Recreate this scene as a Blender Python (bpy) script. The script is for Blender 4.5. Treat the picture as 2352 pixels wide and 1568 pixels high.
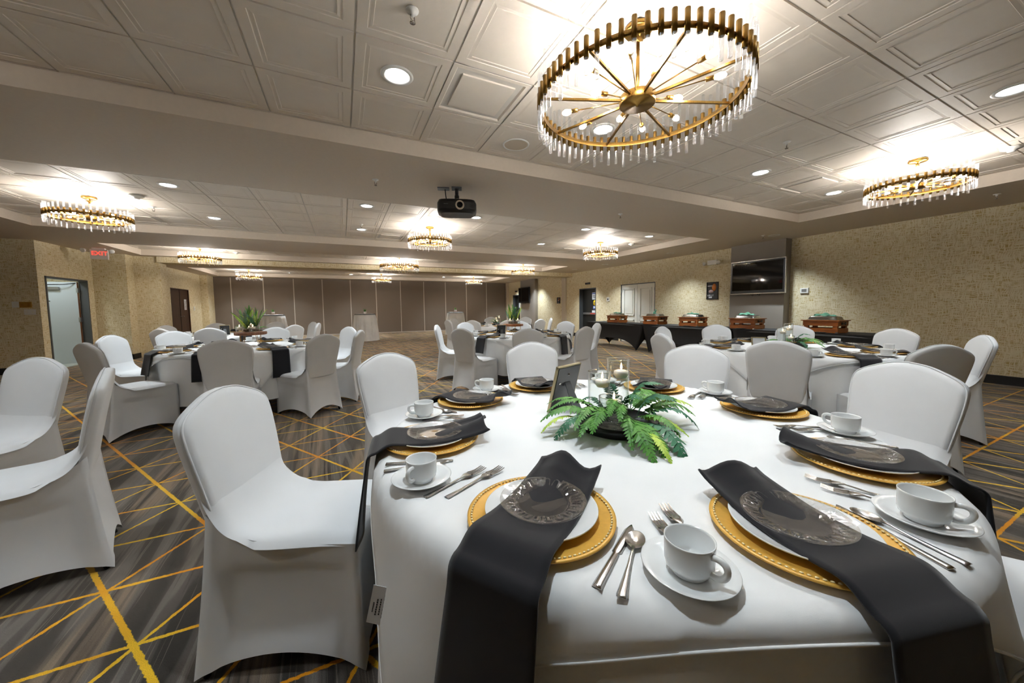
import bpy, bmesh, math, random
from mathutils import Vector, Matrix, noise as mnoise

for _o in list(bpy.data.objects):
    bpy.data.objects.remove(_o, do_unlink=True)
scene = bpy.context.scene
COL = scene.collection
PI = math.pi
R_ = math.radians
sin, cos = math.sin, math.cos
RND = random.Random(7)

# ------------------------------------------------------------------ camera, world, exposure
CAM_H = 1.24
F_PX, CY_PX, YAW, PITCH, ROLL = 808.84, 762.24, .4465, .0689, -.0099
cam_d = bpy.data.cameras.new('camera')
cam_d.sensor_fit = 'HORIZONTAL'
cam_d.sensor_width = 36.0
cam_d.lens = F_PX / 2352.0 * 36.0
cam_d.shift_y = -(784.0 - CY_PX) / 2352.0
cam_d.clip_start = .02
cam_d.clip_end = 100
cam = bpy.data.objects.new('camera', cam_d)
COL.objects.link(cam)
_f = Vector((sin(YAW) * cos(PITCH), cos(YAW) * cos(PITCH), -sin(PITCH)))
_r = Vector((cos(YAW), -sin(YAW), 0))
_u = _r.cross(_f)
_r2 = _r * cos(ROLL) + _u * sin(ROLL)
_u2 = -_r * sin(ROLL) + _u * cos(ROLL)
_m = Matrix((_r2, _u2, -_f)).transposed().to_4x4()
_m.translation = Vector((0, 0, CAM_H))
cam.matrix_world = _m
scene.camera = cam

world = bpy.data.worlds.new('world')
scene.world = world
world.use_nodes = True
world.node_tree.nodes['Background'].inputs[0].default_value = (.8, .85, .9, 1)
world.node_tree.nodes['Background'].inputs[1].default_value = .05

scene.view_settings.view_transform = 'Standard'
scene.view_settings.look = 'None'
scene.view_settings.gamma = 1.0
scene.view_settings.use_curve_mapping = False
scene.view_settings.exposure = .12
scene.cycles.use_denoising = True
scene.cycles.max_bounces = 7
scene.cycles.diffuse_bounces = 4
scene.cycles.glossy_bounces = 3
scene.cycles.use_adaptive_sampling = True
scene.cycles.adaptive_threshold = .2
scene.cycles.adaptive_min_samples = 10
scene.cycles.transmission_bounces = 6
scene.cycles.transparent_max_bounces = 14
scene.cycles.caustics_reflective = False
scene.cycles.caustics_refractive = False
scene.cycles.sample_clamp_indirect = 6.0

BULB_E = 45.0             # glow of the bulb glass
BULB_W = 4.6              # light of one bulb
SPOT_W = 115.0
C_BULB = (1.0, .94, .87)
C_SPOT = (.82, .93, 1.0)

# ------------------------------------------------------------------ material helpers
MATS = {}


class NT:
    def __init__(self, name):
        m = bpy.data.materials.new(name)
        m.use_nodes = True
        self.m = m
        self.t = m.node_tree
        self.n = self.t.nodes
        self.bsdf = self.n['Principled BSDF']
        self.out = self.n['Material Output']
        MATS[name] = m

    def new(self, kind, **kw):
        n = self.n.new(kind)
        for k, v in kw.items():
            setattr(n, k, v)
        return n

    def link(self, a, b):
        self.t.links.new(a, b)

    def val(self, sock, v):
        if hasattr(v, 'bl_idname') or hasattr(v, 'is_output'):
            self.link(v, sock)
        else:
            sock.default_value = v

    def math(self, op, a, b=None, c=None):
        n = self.new('ShaderNodeMath', operation=op)
        self.val(n.inputs[0], a)
        if b is not None:
            self.val(n.inputs[1], b)
        if c is not None:
            self.val(n.inputs[2], c)
        return n.outputs[0]

    def noise(self, vec, scale=5, detail=2, rough=.5):
        n = self.new('ShaderNodeTexNoise')
        self.link(vec, n.inputs['Vector'])
        n.inputs['Scale'].default_value = scale
        n.inputs['Detail'].default_value = detail
        n.inputs['Roughness'].default_value = rough
        return n.outputs['Fac']

    def comb(self, x, y, z=0.0):
        n = self.new('ShaderNodeCombineXYZ')
        for i, v in enumerate((x, y, z)):
            self.val(n.inputs[i], v)
        return n.outputs[0]

    def mix(self, fac, a, b):
        n = self.new('ShaderNodeMix', data_type='RGBA')
        self.val(n.inputs[0], fac)
        self.val(n.inputs[6], a)
        self.val(n.inputs[7], b)
        return n.outputs[2]

    def ramp(self, fac, stops, interp='LINEAR'):
        n = self.new('ShaderNodeValToRGB')
        n.color_ramp.interpolation = interp
        e = n.color_ramp.elements
        while len(e) < len(stops):
            e.new(.5)
        for i, (p, c) in enumerate(stops):
            e[i].position = p
            e[i].color = (*c, 1)
        self.link(fac, n.inputs[0])
        return n.outputs[0]

    def smooth(self, v, lo, hi):
        n = self.new('ShaderNodeMapRange', interpolation_type='SMOOTHSTEP')
        self.val(n.inputs[0], v)
        n.inputs[1].default_value = lo
        n.inputs[2].default_value = hi
        return n.outputs[0]

    def bump(self, h, strength=.2, dist=.01):
        n = self.new('ShaderNodeBump')
        n.inputs['Strength'].default_value = strength
        n.inputs['Distance'].default_value = dist
        self.link(h, n.inputs['Height'])
        self.link(n.outputs[0], self.bsdf.inputs['Normal'])

    def pos(self):
        g = self.new('ShaderNodeNewGeometry')
        s = self.new('ShaderNodeSeparateXYZ')
        self.link(g.outputs['Position'], s.inputs[0])
        return g.outputs['Position'], s.outputs[0], s.outputs[1], s.outputs[2]

    def objco(self):
        g = self.new('ShaderNodeTexCoord')
        s = self.new('ShaderNodeSeparateXYZ')
        self.link(g.outputs['Object'], s.inputs[0])
        return g.outputs['Object'], s.outputs[0], s.outputs[1], s.outputs[2]

    def base(self, c, rough=.5, metal=0.0, spec=None):
        b = self.bsdf
        if isinstance(c, tuple):
            b.inputs['Base Color'].default_value = (*c, 1)
        else:
            self.link(c, b.inputs['Base Color'])
        b.inputs['Roughness'].default_value = rough
        b.inputs['Metallic'].default_value = metal
        if spec is not None:
            b.inputs['Specular IOR Level'].default_value = spec
        return self


def rgb(h):
    """sRGB hex -> linear"""
    o = []
    for i in (0, 2, 4):
        v = int(h[i:i + 2], 16) / 255
        o.append(v / 12.92 if v <= .04045 else ((v + .055) / 1.055) ** 2.4)
    return tuple(o)


def plain(name, c, rough=.5, metal=0.0, spec=None, grain=0.0, gscale=60):
    t = NT(name)
    if isinstance(c, str):
        c = rgb(c)
    if grain:
        v, x, y, z = t.objco()
        f = t.noise(v, gscale, 3)
        d = tuple(max(0, a * (1 - grain)) for a in c)
        l = tuple(min(1, a * (1 + grain)) for a in c)
        t.base(t.ramp(f, [(.3, d), (.7, l)]), rough, metal, spec)
    else:
        t.base(c, rough, metal, spec)
    return t


def emit(name, c, s):
    t = NT(name)
    t.bsdf.inputs['Base Color'].default_value = (*c, 1)
    t.bsdf.inputs['Emission Color'].default_value = (*c, 1)
    t.bsdf.inputs['Emission Strength'].default_value = s


def glassy(name, tint=(1, 1, 1), rough=.02, power=4.0, edge=.6, base=.05):
    t = NT(name)
    tr = t.new('ShaderNodeBsdfTransparent')
    tr.inputs[0].default_value = (*tint, 1)
    gl = t.new('ShaderNodeBsdfGlossy')
    gl.inputs['Roughness'].default_value = rough
    gl.inputs[0].default_value = (1, 1, 1, 1)
    lw = t.new('ShaderNodeLayerWeight')
    f = t.math('MULTIPLY_ADD', t.math('POWER', lw.outputs['Facing'], power), edge, base)
    mx = t.new('ShaderNodeMixShader')
    t.link(f, mx.inputs[0])
    t.link(tr.outputs[0], mx.inputs[1])
    t.link(gl.outputs[0], mx.inputs[2])
    t.link(mx.outputs[0], t.out.inputs[0])
    return t


# ---- carpet: triangular lattice of yellow lines over streaked grey / brown
def carpet():
    t = NT('carpet')
    v, x, y, z = t.pos()
    wob = t.math('MULTIPLY', t.math('SUBTRACT', t.noise(t.comb(x, y), 45, 3, .7), .5), .016)
    wnz = t.noise(t.comb(x, y), 1.7, 1)
    masks = []
    k = .633
    for (a, b, off, sp, nrm, wd) in ((0., 1., 2.125, .403, 1.0, .0038), (1., k, .848, .51, 1.1835, .0062), (1., -k, -2.848, .51, 1.1835, .0034)):
        wid = t.math('MULTIPLY_ADD', wnz, .006, wd)
        p = t.math('ADD', t.math('MULTIPLY', x, a), t.math('MULTIPLY', y, b))
        p = t.math('ADD', p, t.math('MULTIPLY', wob, nrm))
        q = t.math('DIVIDE', t.math('SUBTRACT', p, off), sp)
        fr = t.math('SUBTRACT', t.math('FRACT', t.math('ADD', q, 100.5)), .5)
        d = t.math('MULTIPLY', t.math('ABSOLUTE', fr), sp / nrm)
        masks.append(t.math('SUBTRACT', 1.0, t.smooth(t.math('SUBTRACT', d, wid), -.001, .0025)))
    line = t.math('MAXIMUM', t.math('MAXIMUM', masks[0], masks[1]), masks[2])
    # streaks along y, in broken bands
    sx = t.math('MULTIPLY_ADD', y, .045, x)
    s1 = t.noise(t.comb(t.math('MULTIPLY', sx, 5.0), t.math('MULTIPLY', y, .38)), 1.0, 2, .5)
    s2 = t.noise(t.comb(t.math('MULTIPLY_ADD', sx, 17, 7.0), t.math('MULTIPLY', y, .55)), 1.0, 2, .6)
    s3 = t.noise(t.comb(t.math('MULTIPLY_ADD', sx, 2.6, 31.0), t.math('MULTIPLY', y, .30)), 1.0, 1, .5)
    s4 = t.noise(t.comb(t.math('MULTIPLY_ADD', sx, 75, 3.0), t.math('MULTIPLY', y, 1.1)), 1.0, 2, .6)
    base = t.ramp(s1, [(.39, rgb('33302d')), (.41, rgb('4e4a46')), (.475, rgb('57514c')), (.49, rgb('6f6963')), (.545, rgb('67605a')), (.56, rgb('48433e')), (.63, rgb('3b3834'))])
    brown = t.ramp(s2, [(.41, rgb('38332d')), (.44, rgb('63564a')), (.53, rgb('75675a')), (.57, rgb('8c7b68'))])
    fm = t.smooth(s3, .49, .53)
    bg = t.mix(t.math('MULTIPLY', fm, .85), base, brown)
    bg = t.mix(t.math('MULTIPLY', t.smooth(s4, .60, .66), .4), bg, (*rgb('91877b'), 1))
    bg = t.mix(t.math('MULTIPLY', t.smooth(s4, .40, .34), .4), bg, (*rgb('2c2926'), 1))
    tint = t.noise(t.comb(x, y), 2.3, 1)
    yel = t.ramp(tint, [(.42, rgb('e69512')), (.58, rgb('f2c22a'))])
    pile = t.noise(v, 420, 2)
    col = t.mix(line, bg, yel)
    mul = t.new('ShaderNodeMix', data_type='RGBA', blend_type='MULTIPLY')
    mul.inputs[0].default_value = 1
    t.link(col, mul.inputs[6])
    t.link(t.ramp(pile, [(.3, (.62, .62, .62)), (.7, (1.15, 1.15, 1.15))]), mul.inputs[7])
    t.base(mul.outputs[2], .95, 0, .1)
    t.bsdf.inputs['Sheen Weight'].default_value = .35
    t.bsdf.inputs['Sheen Roughness'].default_value = .45
    t.bsdf.inputs['Sheen Tint'].default_value = (.95, .88, .78, 1)
    t.bump(pile, .35, .004)


carpet()


def wallpaper(name, ground, strand, dark):
    t = NT(name)
    v, x, y, z = t.pos()
    hh = t.math('ADD', x, y)
    w1 = t.math('MULTIPLY', t.math('SUBTRACT', t.noise(t.comb(hh, z), 5, 2), .5), .10)
    hx = t.math('ADD', hh, w1)
    zz = t.math('ADD', z, w1)
    a = t.noise(t.comb(t.math('MULTIPLY', hx, 92), t.math('MULTIPLY', z, 7)), 1, 2, .6)
    b = t.noise(t.comb(t.math('MULTIPLY', hh, 7), t.math('MULTIPLY_ADD', zz, 104, 9.0)), 1, 2, .6)
    sa = t.smooth(a, .48, .54)
    sb = t.smooth(b, .46, .52)
    s = t.math('MAXIMUM', sa, sb)
    big = t.noise(t.comb(hh, z), 1.3, 2)
    c0 = t.mix(t.smooth(big, .35, .65), ground, dark)
    c = t.mix(s, c0, strand)
    t.base(c, .62, 0, .35)
    t.bump(s, .25, .002)


wallpaper('wallpaper', (*rgb('bda56a'), 1), (*rgb('dfd4b6'), 1), (*rgb('b39a60'), 1))

plain('ceiling_paint', 'd6cabb', .8, grain=.02, gscale=30)
plain('ceiling_tile', 'ded5c9', .55, spec=.35, grain=.015, gscale=12)
plain('ceiling_grid', 'cfcac2', .6)
plain('grey_panel', '8d857c', .9, grain=.05, gscale=180)
plain('partition_fabric', '75695d', .9, grain=.06, gscale=160)
plain('seam_trim', 'bdb3a6', .5)
plain('baseboard', '151516', .5)
plain('cream_post', 'c9bba8', .6)
plain('door_white', 'e2e0d6', .45)
plain('door_grey', 'b9c0c2', .4)
plain('door_black', '1b1c1a', .45)
plain('frame_grey', '4d5052', .5)
plain('metal_grey', '9b9c9c', .35, .8)
plain('black_plastic', '0c0c0d', .35)
plain('black_gloss', '020202', .04, spec=.3)
plain('white_plastic', 'e3e2de', .4)
plain('screen_bezel', '2b2b2c', .3, .4)
plain('silver_trim', 'b5b0aa', .25, .9)
plain('red_label', 'b8483a', .5)
plain('yellow_label', 'e8c41c', .5)
plain('paper_white', 'd8dade', .7)
plain('paper_blue', '5b70a8', .7)
plain('ink', '222326', .7)
plain('tile_floor', 'b9c0b8', .3)
plain('brass_plate', 'b38a3c', .4, .6)
plain('poster_dark', '2b2a2c', .4)
plain('poster_orange', 'c9762c', .4)
plain('poster_pink', 'b89a96', .4)
plain('black_stretch', '0e0e10', .62, spec=.35)
plain('porcelain', 'e6e8e8', .07, spec=.6)
plain('steel', 'b9b6b2', .22, 1.0)
plain('charger_gold', 'dcaa4a', .4, .12, grain=.05, gscale=90)
plain('charger_bead', 'f7e3ac', .3, .1)
plain('glass_wax', 'f5ebdf', .5)
plain('pot_white', 'dcd8d2', .5)
plain('champagne', 'b0a27f', .35, .7)
plain('stand_gold', 'a9803e', .3, .9)
plain('towel_green', '6fae93', .9)
plain('gravel', '8b7c6a', .8, grain=.4, gscale=60)
emit('bulb_glow', C_BULB, BULB_E)
MATS['bulb_glow'].cycles.emission_sampling = 'NONE'
emit('lamp_glow', (.93, .97, 1.0), 14.0)
emit('exit_glow', (1.0, .06, .04), 1.5)
emit('flame_glow', (1.0, .62, .25), 28.0)
for _n in ('lamp_glow', 'exit_glow', 'flame_glow'):
    MATS[_n].cycles.emission_sampling = 'NONE'
glassy('crystal', (.93, .945, .96), .08, 1.6, .55, .10)


def crystal_scatter():
    m = MATS['crystal']
    t = m.node_tree
    out = t.nodes['Material Output']
    old = out.inputs[0].links[0].from_socket
    d = t.nodes.new('ShaderNodeBsdfTranslucent')
    d.inputs[0].default_value = (.95, .97, 1, 1)
    mx = t.nodes.new('ShaderNodeMixShader')
    mx.inputs[0].default_value = .10
    t.links.new(old, mx.inputs[1])
    t.links.new(d.outputs[0], mx.inputs[2])
    t.links.new(mx.outputs[0], out.inputs[0])


crystal_scatter()
glassy('vase_glass', (.975, .985, .98), .02, 3, .85, .03)
glassy('glass_edge', (.92, .95, .94), .05, 1.2, .6, .25)
glassy('water', (.97, .985, .985), .01, 4, .4, .01)
glassy('dish_glass', (.96, .96, .96), .02, 2.6, .8, .035)


def brass():
    t = NT('brass')
    v, x, y, z = t.objco()
    f = t.noise(t.comb(t.math('MULTIPLY', x, 900), t.math('MULTIPLY', y, 900), t.math('MULTIPLY', z, 6)), 1, 1)
    t.base(t.ramp(f, [(.3, rgb('826432')), (.7, rgb('a88546'))]), .32, 1.0)


brass()


def weave(name, c, c2, rough=.85, scale=900, bs=.15, tr=0.0, sheen=.1):
    t = NT(name)
    v, x, y, z = t.objco()
    f = t.noise(v, scale, 2)
    g = t.noise(v, 3.0, 2)
    col = t.mix(t.smooth(g, .3, .7), (*c, 1), (*c2, 1))
    t.base(col, rough, 0, .2)
    t.bsdf.inputs['Sheen Weight'].default_value = sheen
    t.bump(f, bs, .002)
    return t


weave('chair_fabric', rgb('dfe1e3'), rgb('d8dadc'), bs=.06)
weave('table_linen', rgb('eceded'), rgb('e4e6e7'), bs=.05)
weave('napkin_black', rgb('232327'), rgb('1b1b1f'), .9, 1200, .2, sheen=.25)


def wood(name, a, b, scale=1.0, rough=.45, axis=1):
    t = NT(name)
    v, x, y, z = t.objco()
    co = [t.math('MULTIPLY', c, 45 * scale) for c in (x, y, z)]
    co[axis] = t.math('MULTIPLY', (x, y, z)[axis], 4 * scale)
    f = t.noise(t.comb(*co), 1, 4, .6)
    t.base(t.ramp(f, [(.3, rgb(a)), (.7, rgb(b))]), rough)


wood('crate_wood', '6e3410', 'a8601f', 1, .4, 1)
wood('door_wood', '2e1d12', '4a2f1c', .6, .45, 2)
wood('slice_wood', '5a3420', '8a5a38', 1.2, .6, 2)


def leaf(name, a, b):
    t = NT(name)
    v, x, y, z = t.objco()
    f = t.noise(v, 14, 2)
    t.base(t.ramp(f, [(.35, rgb(a)), (.65, rgb(b))]), .45, 0, .35)
    t.bsdf.inputs['Subsurface Weight'].default_value = 0


leaf('leaf_mid', '41792f', '639a45')
leaf('leaf_dark', '2a5a40', '417a58')
leaf('leaf_lime', '9dbf3c', 'c2da5e')


# ------------------------------------------------------------------ mesh helpers
class MB:
    def __init__(self):
        self.v = []
        self.f = []
        self.s = []

    def add(self, vs, fs, smooth=False):
        o = len(self.v)
        self.v += [tuple(p) for p in vs]
        self.f += [tuple(i + o for i in f) for f in fs]
        self.s += [smooth] * len(fs)
        return self

    def box(self, x0, x1, y0, y1, z0, z1):
        vs = [(x, y, z) for x in (x0, x1) for y in (y0, y1) for z in (z0, z1)]
        return self.add(vs, [(0, 1, 3, 2), (4, 6, 7, 5), (0, 4, 5, 1), (2, 3, 7, 6), (0, 2, 6, 4), (1, 5, 7, 3)])

    def cbox(self, cx, cy, cz, sx, sy, sz):
        return self.box(cx - sx / 2, cx + sx / 2, cy - sy / 2, cy + sy / 2, cz - sz / 2, cz + sz / 2)

    def tube(self, path, rad, n=8, caps=True, smooth=True):
        P = [Vector(p) for p in path]
        m = len(P)
        rads = rad if isinstance(rad, (list, tuple)) else [rad] * m
        up = None
        vs = []
        for i in range(m):
            d = (P[min(i + 1, m - 1)] - P[max(i - 1, 0)]).normalized()
            if up is None:
                up = Vector((0, 0, 1)) if abs(d.z) < .9 else Vector((1, 0, 0))
            a = (up - d * up.dot(d)).normalized()
            b = d.cross(a)
            up = a
            for k in range(n):
                t = 2 * PI * k / n
                vs.append(P[i] + a * (rads[i] * cos(t)) + b * (rads[i] * sin(t)))
        fs = []
        for i in range(m - 1):
            for k in range(n):
                k2 = (k + 1) % n
                fs.append((i * n + k, i * n + k2, (i + 1) * n + k2, (i + 1) * n + k))
        self.add(vs, fs, smooth)
        if caps:
            o = len(self.v) - len(vs)
            self.f.append(tuple(o + k for k in range(n))[::-1])
            self.f.append(tuple(o + (m - 1) * n + k for k in range(n)))
            self.s += [False, False]
        return self

    def lathe(self, prof, n=32, c=(0, 0, 0), smooth=True, mod=None):
        vs = []
        rows = []
        for j, (r, z) in enumerate(prof):
            if r < 1e-6:
                rows.append([len(vs)])
                vs.append((c[0], c[1], c[2] + z))
            else:
                row = []
                for k in range(n):
                    t = 2 * PI * k / n
                    dr, dz = mod(j, t) if mod else (0, 0)
                    row.append(len(vs))
                    vs.append((c[0] + (r + dr) * cos(t), c[1] + (r + dr) * sin(t), c[2] + z + dz))
                rows.append(row)
        fs = []
        for a, b in zip(rows, rows[1:]):
            for k in range(n):
                k2 = (k + 1) % n
                if len(a) == 1 and len(b) == 1:
                    continue
                if len(a) == 1:
                    fs.append((a[0], b[k], b[k2]))
                elif len(b) == 1:
                    fs.append((a[k], b[0], a[k2]))
                else:
                    fs.append((a[k], b[k], b[k2], a[k2]))
        return self.add(vs, fs, smooth)

    def grid(self, fn, nu, nv, smooth=True, wrap=False):
        vs = [fn(i / nu, j / nv) for j in range(nv + 1) for i in range(nu + (0 if wrap else 1))]
        w = nu if wrap else nu + 1
        fs = []
        for j in range(nv):
            for i in range(nu):
                i2 = (i + 1) % w
                fs.append((j * w + i, j * w + i2, (j + 1) * w + i2, (j + 1) * w + i))
        return self.add(vs, fs, smooth)

    def xf(self, M):
        self.v = [tuple(M @ Vector(p)) for p in self.v]
        return self

    def join(self, other, M=None):
        vs = other.v if M is None else [tuple(M @ Vector(p)) for p in other.v]
        o = len(self.v)
        self.v += vs
        self.f += [tuple(i + o for i in f) for f in other.f]
        self.s += other.s
        return self

    def mesh(self, name, mat):
        me = bpy.data.meshes.new(name)
        me.from_pydata(self.v, [], self.f)
        me.polygons.foreach_set('use_smooth', self.s)
        me.materials.append(MATS[mat])
        me.update()
        return me


def fixn(me):
    bm = bmesh.new()
    bm.from_mesh(me)
    bmesh.ops.recalc_face_normals(bm, faces=bm.faces)
    bm.to_mesh(me)
    bm.free()
    return me


def obj(name, mb, mat, parent=None, loc=None, rz=None, fix=True):
    me = mb.mesh(name, mat) if isinstance(mb, MB) else mb
    if fix and isinstance(mb, MB):
        fixn(me)
    o = bpy.data.objects.new(name, me)
    COL.objects.link(o)
    if parent:
        o.parent = parent
    if loc:
        o.location = loc
    if rz is not None:
        o.rotation_euler = (0, 0, rz)
    return o


def inst(name, me, parent=None, loc=None, rot=None, scale=None):
    o = bpy.data.objects.new(name, me)
    COL.objects.link(o)
    if parent:
        o.parent = parent
    if loc:
        o.location = loc
    if rot:
        o.rotation_euler = rot
    if scale:
        o.scale = scale
    return o


def tag(o, label, cat, group=None, kind=None):
    o['label'] = label
    o['category'] = cat
    if group:
        o['group'] = group
    if kind:
        o['kind'] = kind
    return o


def thing(name, label, cat, loc=(0, 0, 0), rz=0, group=None, kind=None):
    o = bpy.data.objects.new(name, None)
    o.empty_display_size = .05
    COL.objects.link(o)
    o.location = loc
    o.rotation_euler = (0, 0, rz)
    return tag(o, label, cat, group, kind)


def struct(name, mb, mat, label, parent=None, cat=None):
    o = obj(name, mb, mat, parent)
    o['kind'] = 'structure'
    o['label'] = label
    if not parent:
        o['category'] = cat or name.split('_')[0]
    return o


def dup(root, loc, rz, label, group=None):
    r = root.copy()
    COL.objects.link(r)
    r.location = loc
    r.rotation_euler = (0, 0, rz)
    r['label'] = label
    if group:
        r['group'] = group
    for ch in list(root.children):
        c = ch.copy()
        COL.objects.link(c)
        c.parent = r
        for g in list(ch.children):
            d = g.copy()
            COL.objects.link(d)
            d.parent = c
    return r


def solidify(o, th):
    m = o.modifiers.new('thickness', 'SOLIDIFY')
    m.thickness = th
    m.offset = 1
    return o


def text_mb(s, size, depth=.001):
    """lettering as a mesh in the XZ plane, centred, facing -Y"""
    cu = bpy.data.curves.new('lettering', 'FONT')
    cu.body = s
    cu.size = size
    cu.align_x = 'CENTER'
    cu.align_y = 'CENTER'
    cu.extrude = depth
    cu.resolution_u = 2
    tmp = bpy.data.objects.new('lettering', cu)
    COL.objects.link(tmp)
    dg = bpy.context.evaluated_depsgraph_get()
    me = bpy.data.meshes.new_from_object(tmp.evaluated_get(dg))
    mb = MB()
    mb.add([(v.co.x, -v.co.z, v.co.y) for v in me.vertices], [tuple(p.vertices) for p in me.polygons])
    bpy.data.objects.remove(tmp)
    bpy.data.curves.remove(cu)
    bpy.data.meshes.remove(me)
    return mb


# ------------------------------------------------------------------ room shell
ZS, ZT = 2.700, 2.843            # soffit and tray heights
XR, XL = 9.02, -5.57
TX0, TX1 = -4.66, 7.36
YP = 19.30
TP = .593

struct('floor', MB().box(-10, XR + .3, -6.5, YP + .5, -.1, 0), 'carpet', 'streaked grey and brown carpet with a lattice of yellow lines')
TRAYS = [(-5.75, -1.95, -2.5), (-.31, 3.54, 2.926), (5.21, 8.92, 6.326), (10.65, 12.50, 11.07), (15.50, 18.78, 16.39)]
sof = MB()
sof.box(-10, TX0, -6.5, YP + .3, ZS, 3.05)
sof.box(TX1, XR + .3, -6.5, YP + .3, ZS, 3.05)
ys = [-6.5] + [q for t in TRAYS for q in t[:2]] + [YP + .3]
for i in range(0, len(ys), 2):
    sof.box(TX0, TX1, ys[i], ys[i + 1], ZS, 3.05)
struct('ceiling', sof, 'ceiling_paint', 'plain painted ceiling soffit framing the recessed tile trays')


def tile_mesh(wx, wy):
    mb = MB()
    rings = [(.0, .012), (.0, 0), (.056, 0), (.059, .0035), (.066, .0035), (.084, .0012), (.087, .0045)]
    rows = []
    for ins, z in rings:
        hx, hy = wx / 2 - ins, wy / 2 - ins
        rows.append([(-hx, -hy, z), (hx, -hy, z), (hx, hy, z), (-hx, hy, z)])
    vs = [p for r in rows for p in r]
    fs = []
    for i in range(len(rows) - 1):
        for k in range(4):
            k2 = (k + 1) % 4
            fs.append((i * 4 + k, (i + 1) * 4 + k, (i + 1) * 4 + k2, i * 4 + k2))
    o = (len(rows) - 1) * 4
    fs.append((o, o + 3, o + 2, o + 1))
    mb.add(vs, fs)
    return mb


_tiles = {}
GAP = .013


def cuts(a, b, ref):
    k0 = math.ceil((a - ref) / TP + 1e-6)
    out = [a]
    x = ref + k0 * TP
    while x < b - .02:
        if x - out[-1] > .06:
            out.append(x)
        x += TP
    out.append(b)
    return out


VENTS = [(1.01, 2.63), (5.75, 2.63), (-3.10, 8.42), (1.01, 8.42), (5.75, 8.42)]
for ti, (y0, y1, yref) in enumerate(TRAYS):
    lab = ['recessed tray of moulded ceiling tiles behind the viewpoint', 'recessed tray of square moulded ceiling tiles above the front table',
           'recessed tray of moulded ceiling tiles beyond the projector beam',
           'narrow recessed tray of ceiling tiles before the papered header',
           'recessed tray of ceiling tiles nearest the folding partition'][ti]
    root = struct('ceiling', MB().box(TX0, TX1, y0, y1, ZT + .011, ZT + .06), 'ceiling_grid', lab)
    xs = cuts(TX0, TX1, .125)
    yy = cuts(y0, y1, yref)
    for i in range(len(xs) - 1):
        for j in range(len(yy) - 1):
            cx, cy = (xs[i] + xs[i + 1]) / 2, (yy[j] + yy[j + 1]) / 2
            if any(abs(cx - vx) < .25 and abs(cy - vy) < .25 for vx, vy in VENTS):
                continue
            w, d = round(xs[i + 1] - xs[i] - GAP, 3), round(yy[j + 1] - yy[j] - GAP, 3)
            if w < .2 or d < .2:
                me = MB().cbox(0, 0, .006, w, d, .012).mesh('ceiling_tile', 'ceiling_tile')
            else:
                if (w, d) not in _tiles:
                    _tiles[(w, d)] = fixn(tile_mesh(w, d).mesh('ceiling_tile', 'ceiling_tile'))
                me = _tiles[(w, d)]
            inst('ceiling_tile', me, root, (cx, cy, ZT))

# papered header over the second opening
struct('trim_1', MB().box(-4.45, XR, 12.72, 13.25, 2.545, ZS + .01), 'wallpaper', 'wallpapered header beam across the ceiling before the rear room', cat='beam')

# right wall with niches for the doors
HOLES = [(11.14, 12.22, 2.0), (8.22, 9.76, 2.02), (17.75, 18.65, 1.97)]
wr = MB()
cur = -6.5
for a, b, zz in sorted(HOLES):
    wr.box(XR, XR + .25, cur, a, 0, ZS + .02)
    wr.box(XR, XR + .25, a, b, zz, ZS + .02)
    cur = b
wr.box(XR, XR + .25, cur, YP + .3, 0, ZS + .02)
struct('wall_right', wr, 'wallpaper', 'long right wall in tan crosshatched wallpaper')
struct('wall_front', MB().box(-10, XR + .3, -6.6, -6.5, 0, 3.0), 'wallpaper', 'tan wallpapered wall behind the viewpoint')
struct('wall_left', MB().box(-10, XL - .12, 10.67, 10.75, 0, ZS + .02), 'wallpaper', 'shaded wallpapered wall section with the light switches, far left')
wl = MB()
wl.box(XL - .12, XL, 10.67, 10.86, 0, ZS + .02)
wl.box(XL - .12, XL, 10.86, 12.22, 2.0, ZS + .02)
wl.box(XL - .12, XL, 12.22, 12.50, 0, ZS + .02)
struct('wall_left', wl, 'wallpaper', 'wallpapered wall section around the open service door')
struct('wall_left', MB().box(XL - .12, -4.95, 12.45, 12.95, 0, ZS + .02), 'wallpaper', 'wallpapered wall section right of the open service door')
struct('wall_left', MB().box(-10.1, -10, -6.5, 10.7, 0, 3.0), 'wallpaper', 'tan wallpapered wall out past the left chairs')
struct('wall_left', MB().box(-4.95, -6.57, 12.86, 13.2, 0, ZS + .02), 'grey_panel', 'flat grey folded partition stack beside the left opening')
struct('wall_left', MB().box(-6.57, -4.42, 12.80, 13.2, 0, ZS + .02), 'wallpaper', 'slim wallpapered pier ending the left opening')
wl4 = MB()
wl4.box(-5.35, -5.22, 12.9, 15.75, 0, ZS + .02)
wl4.box(-5.35, -5.22, 15.75, 17.30, 2.03, ZS + .02)
wl4.box(-5.35, -5.22, 17.30, 18.62, 0, ZS + .02)
struct('wall_left', wl4, 'wallpaper', 'rear left wallpapered wall holding the brown double doors')
struct('wall_left', MB().box(-5.35, -4.98, 18.55, YP + .2, 0, ZS + .02), 'wallpaper', 'wallpapered pier at the left end of the partition')

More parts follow.
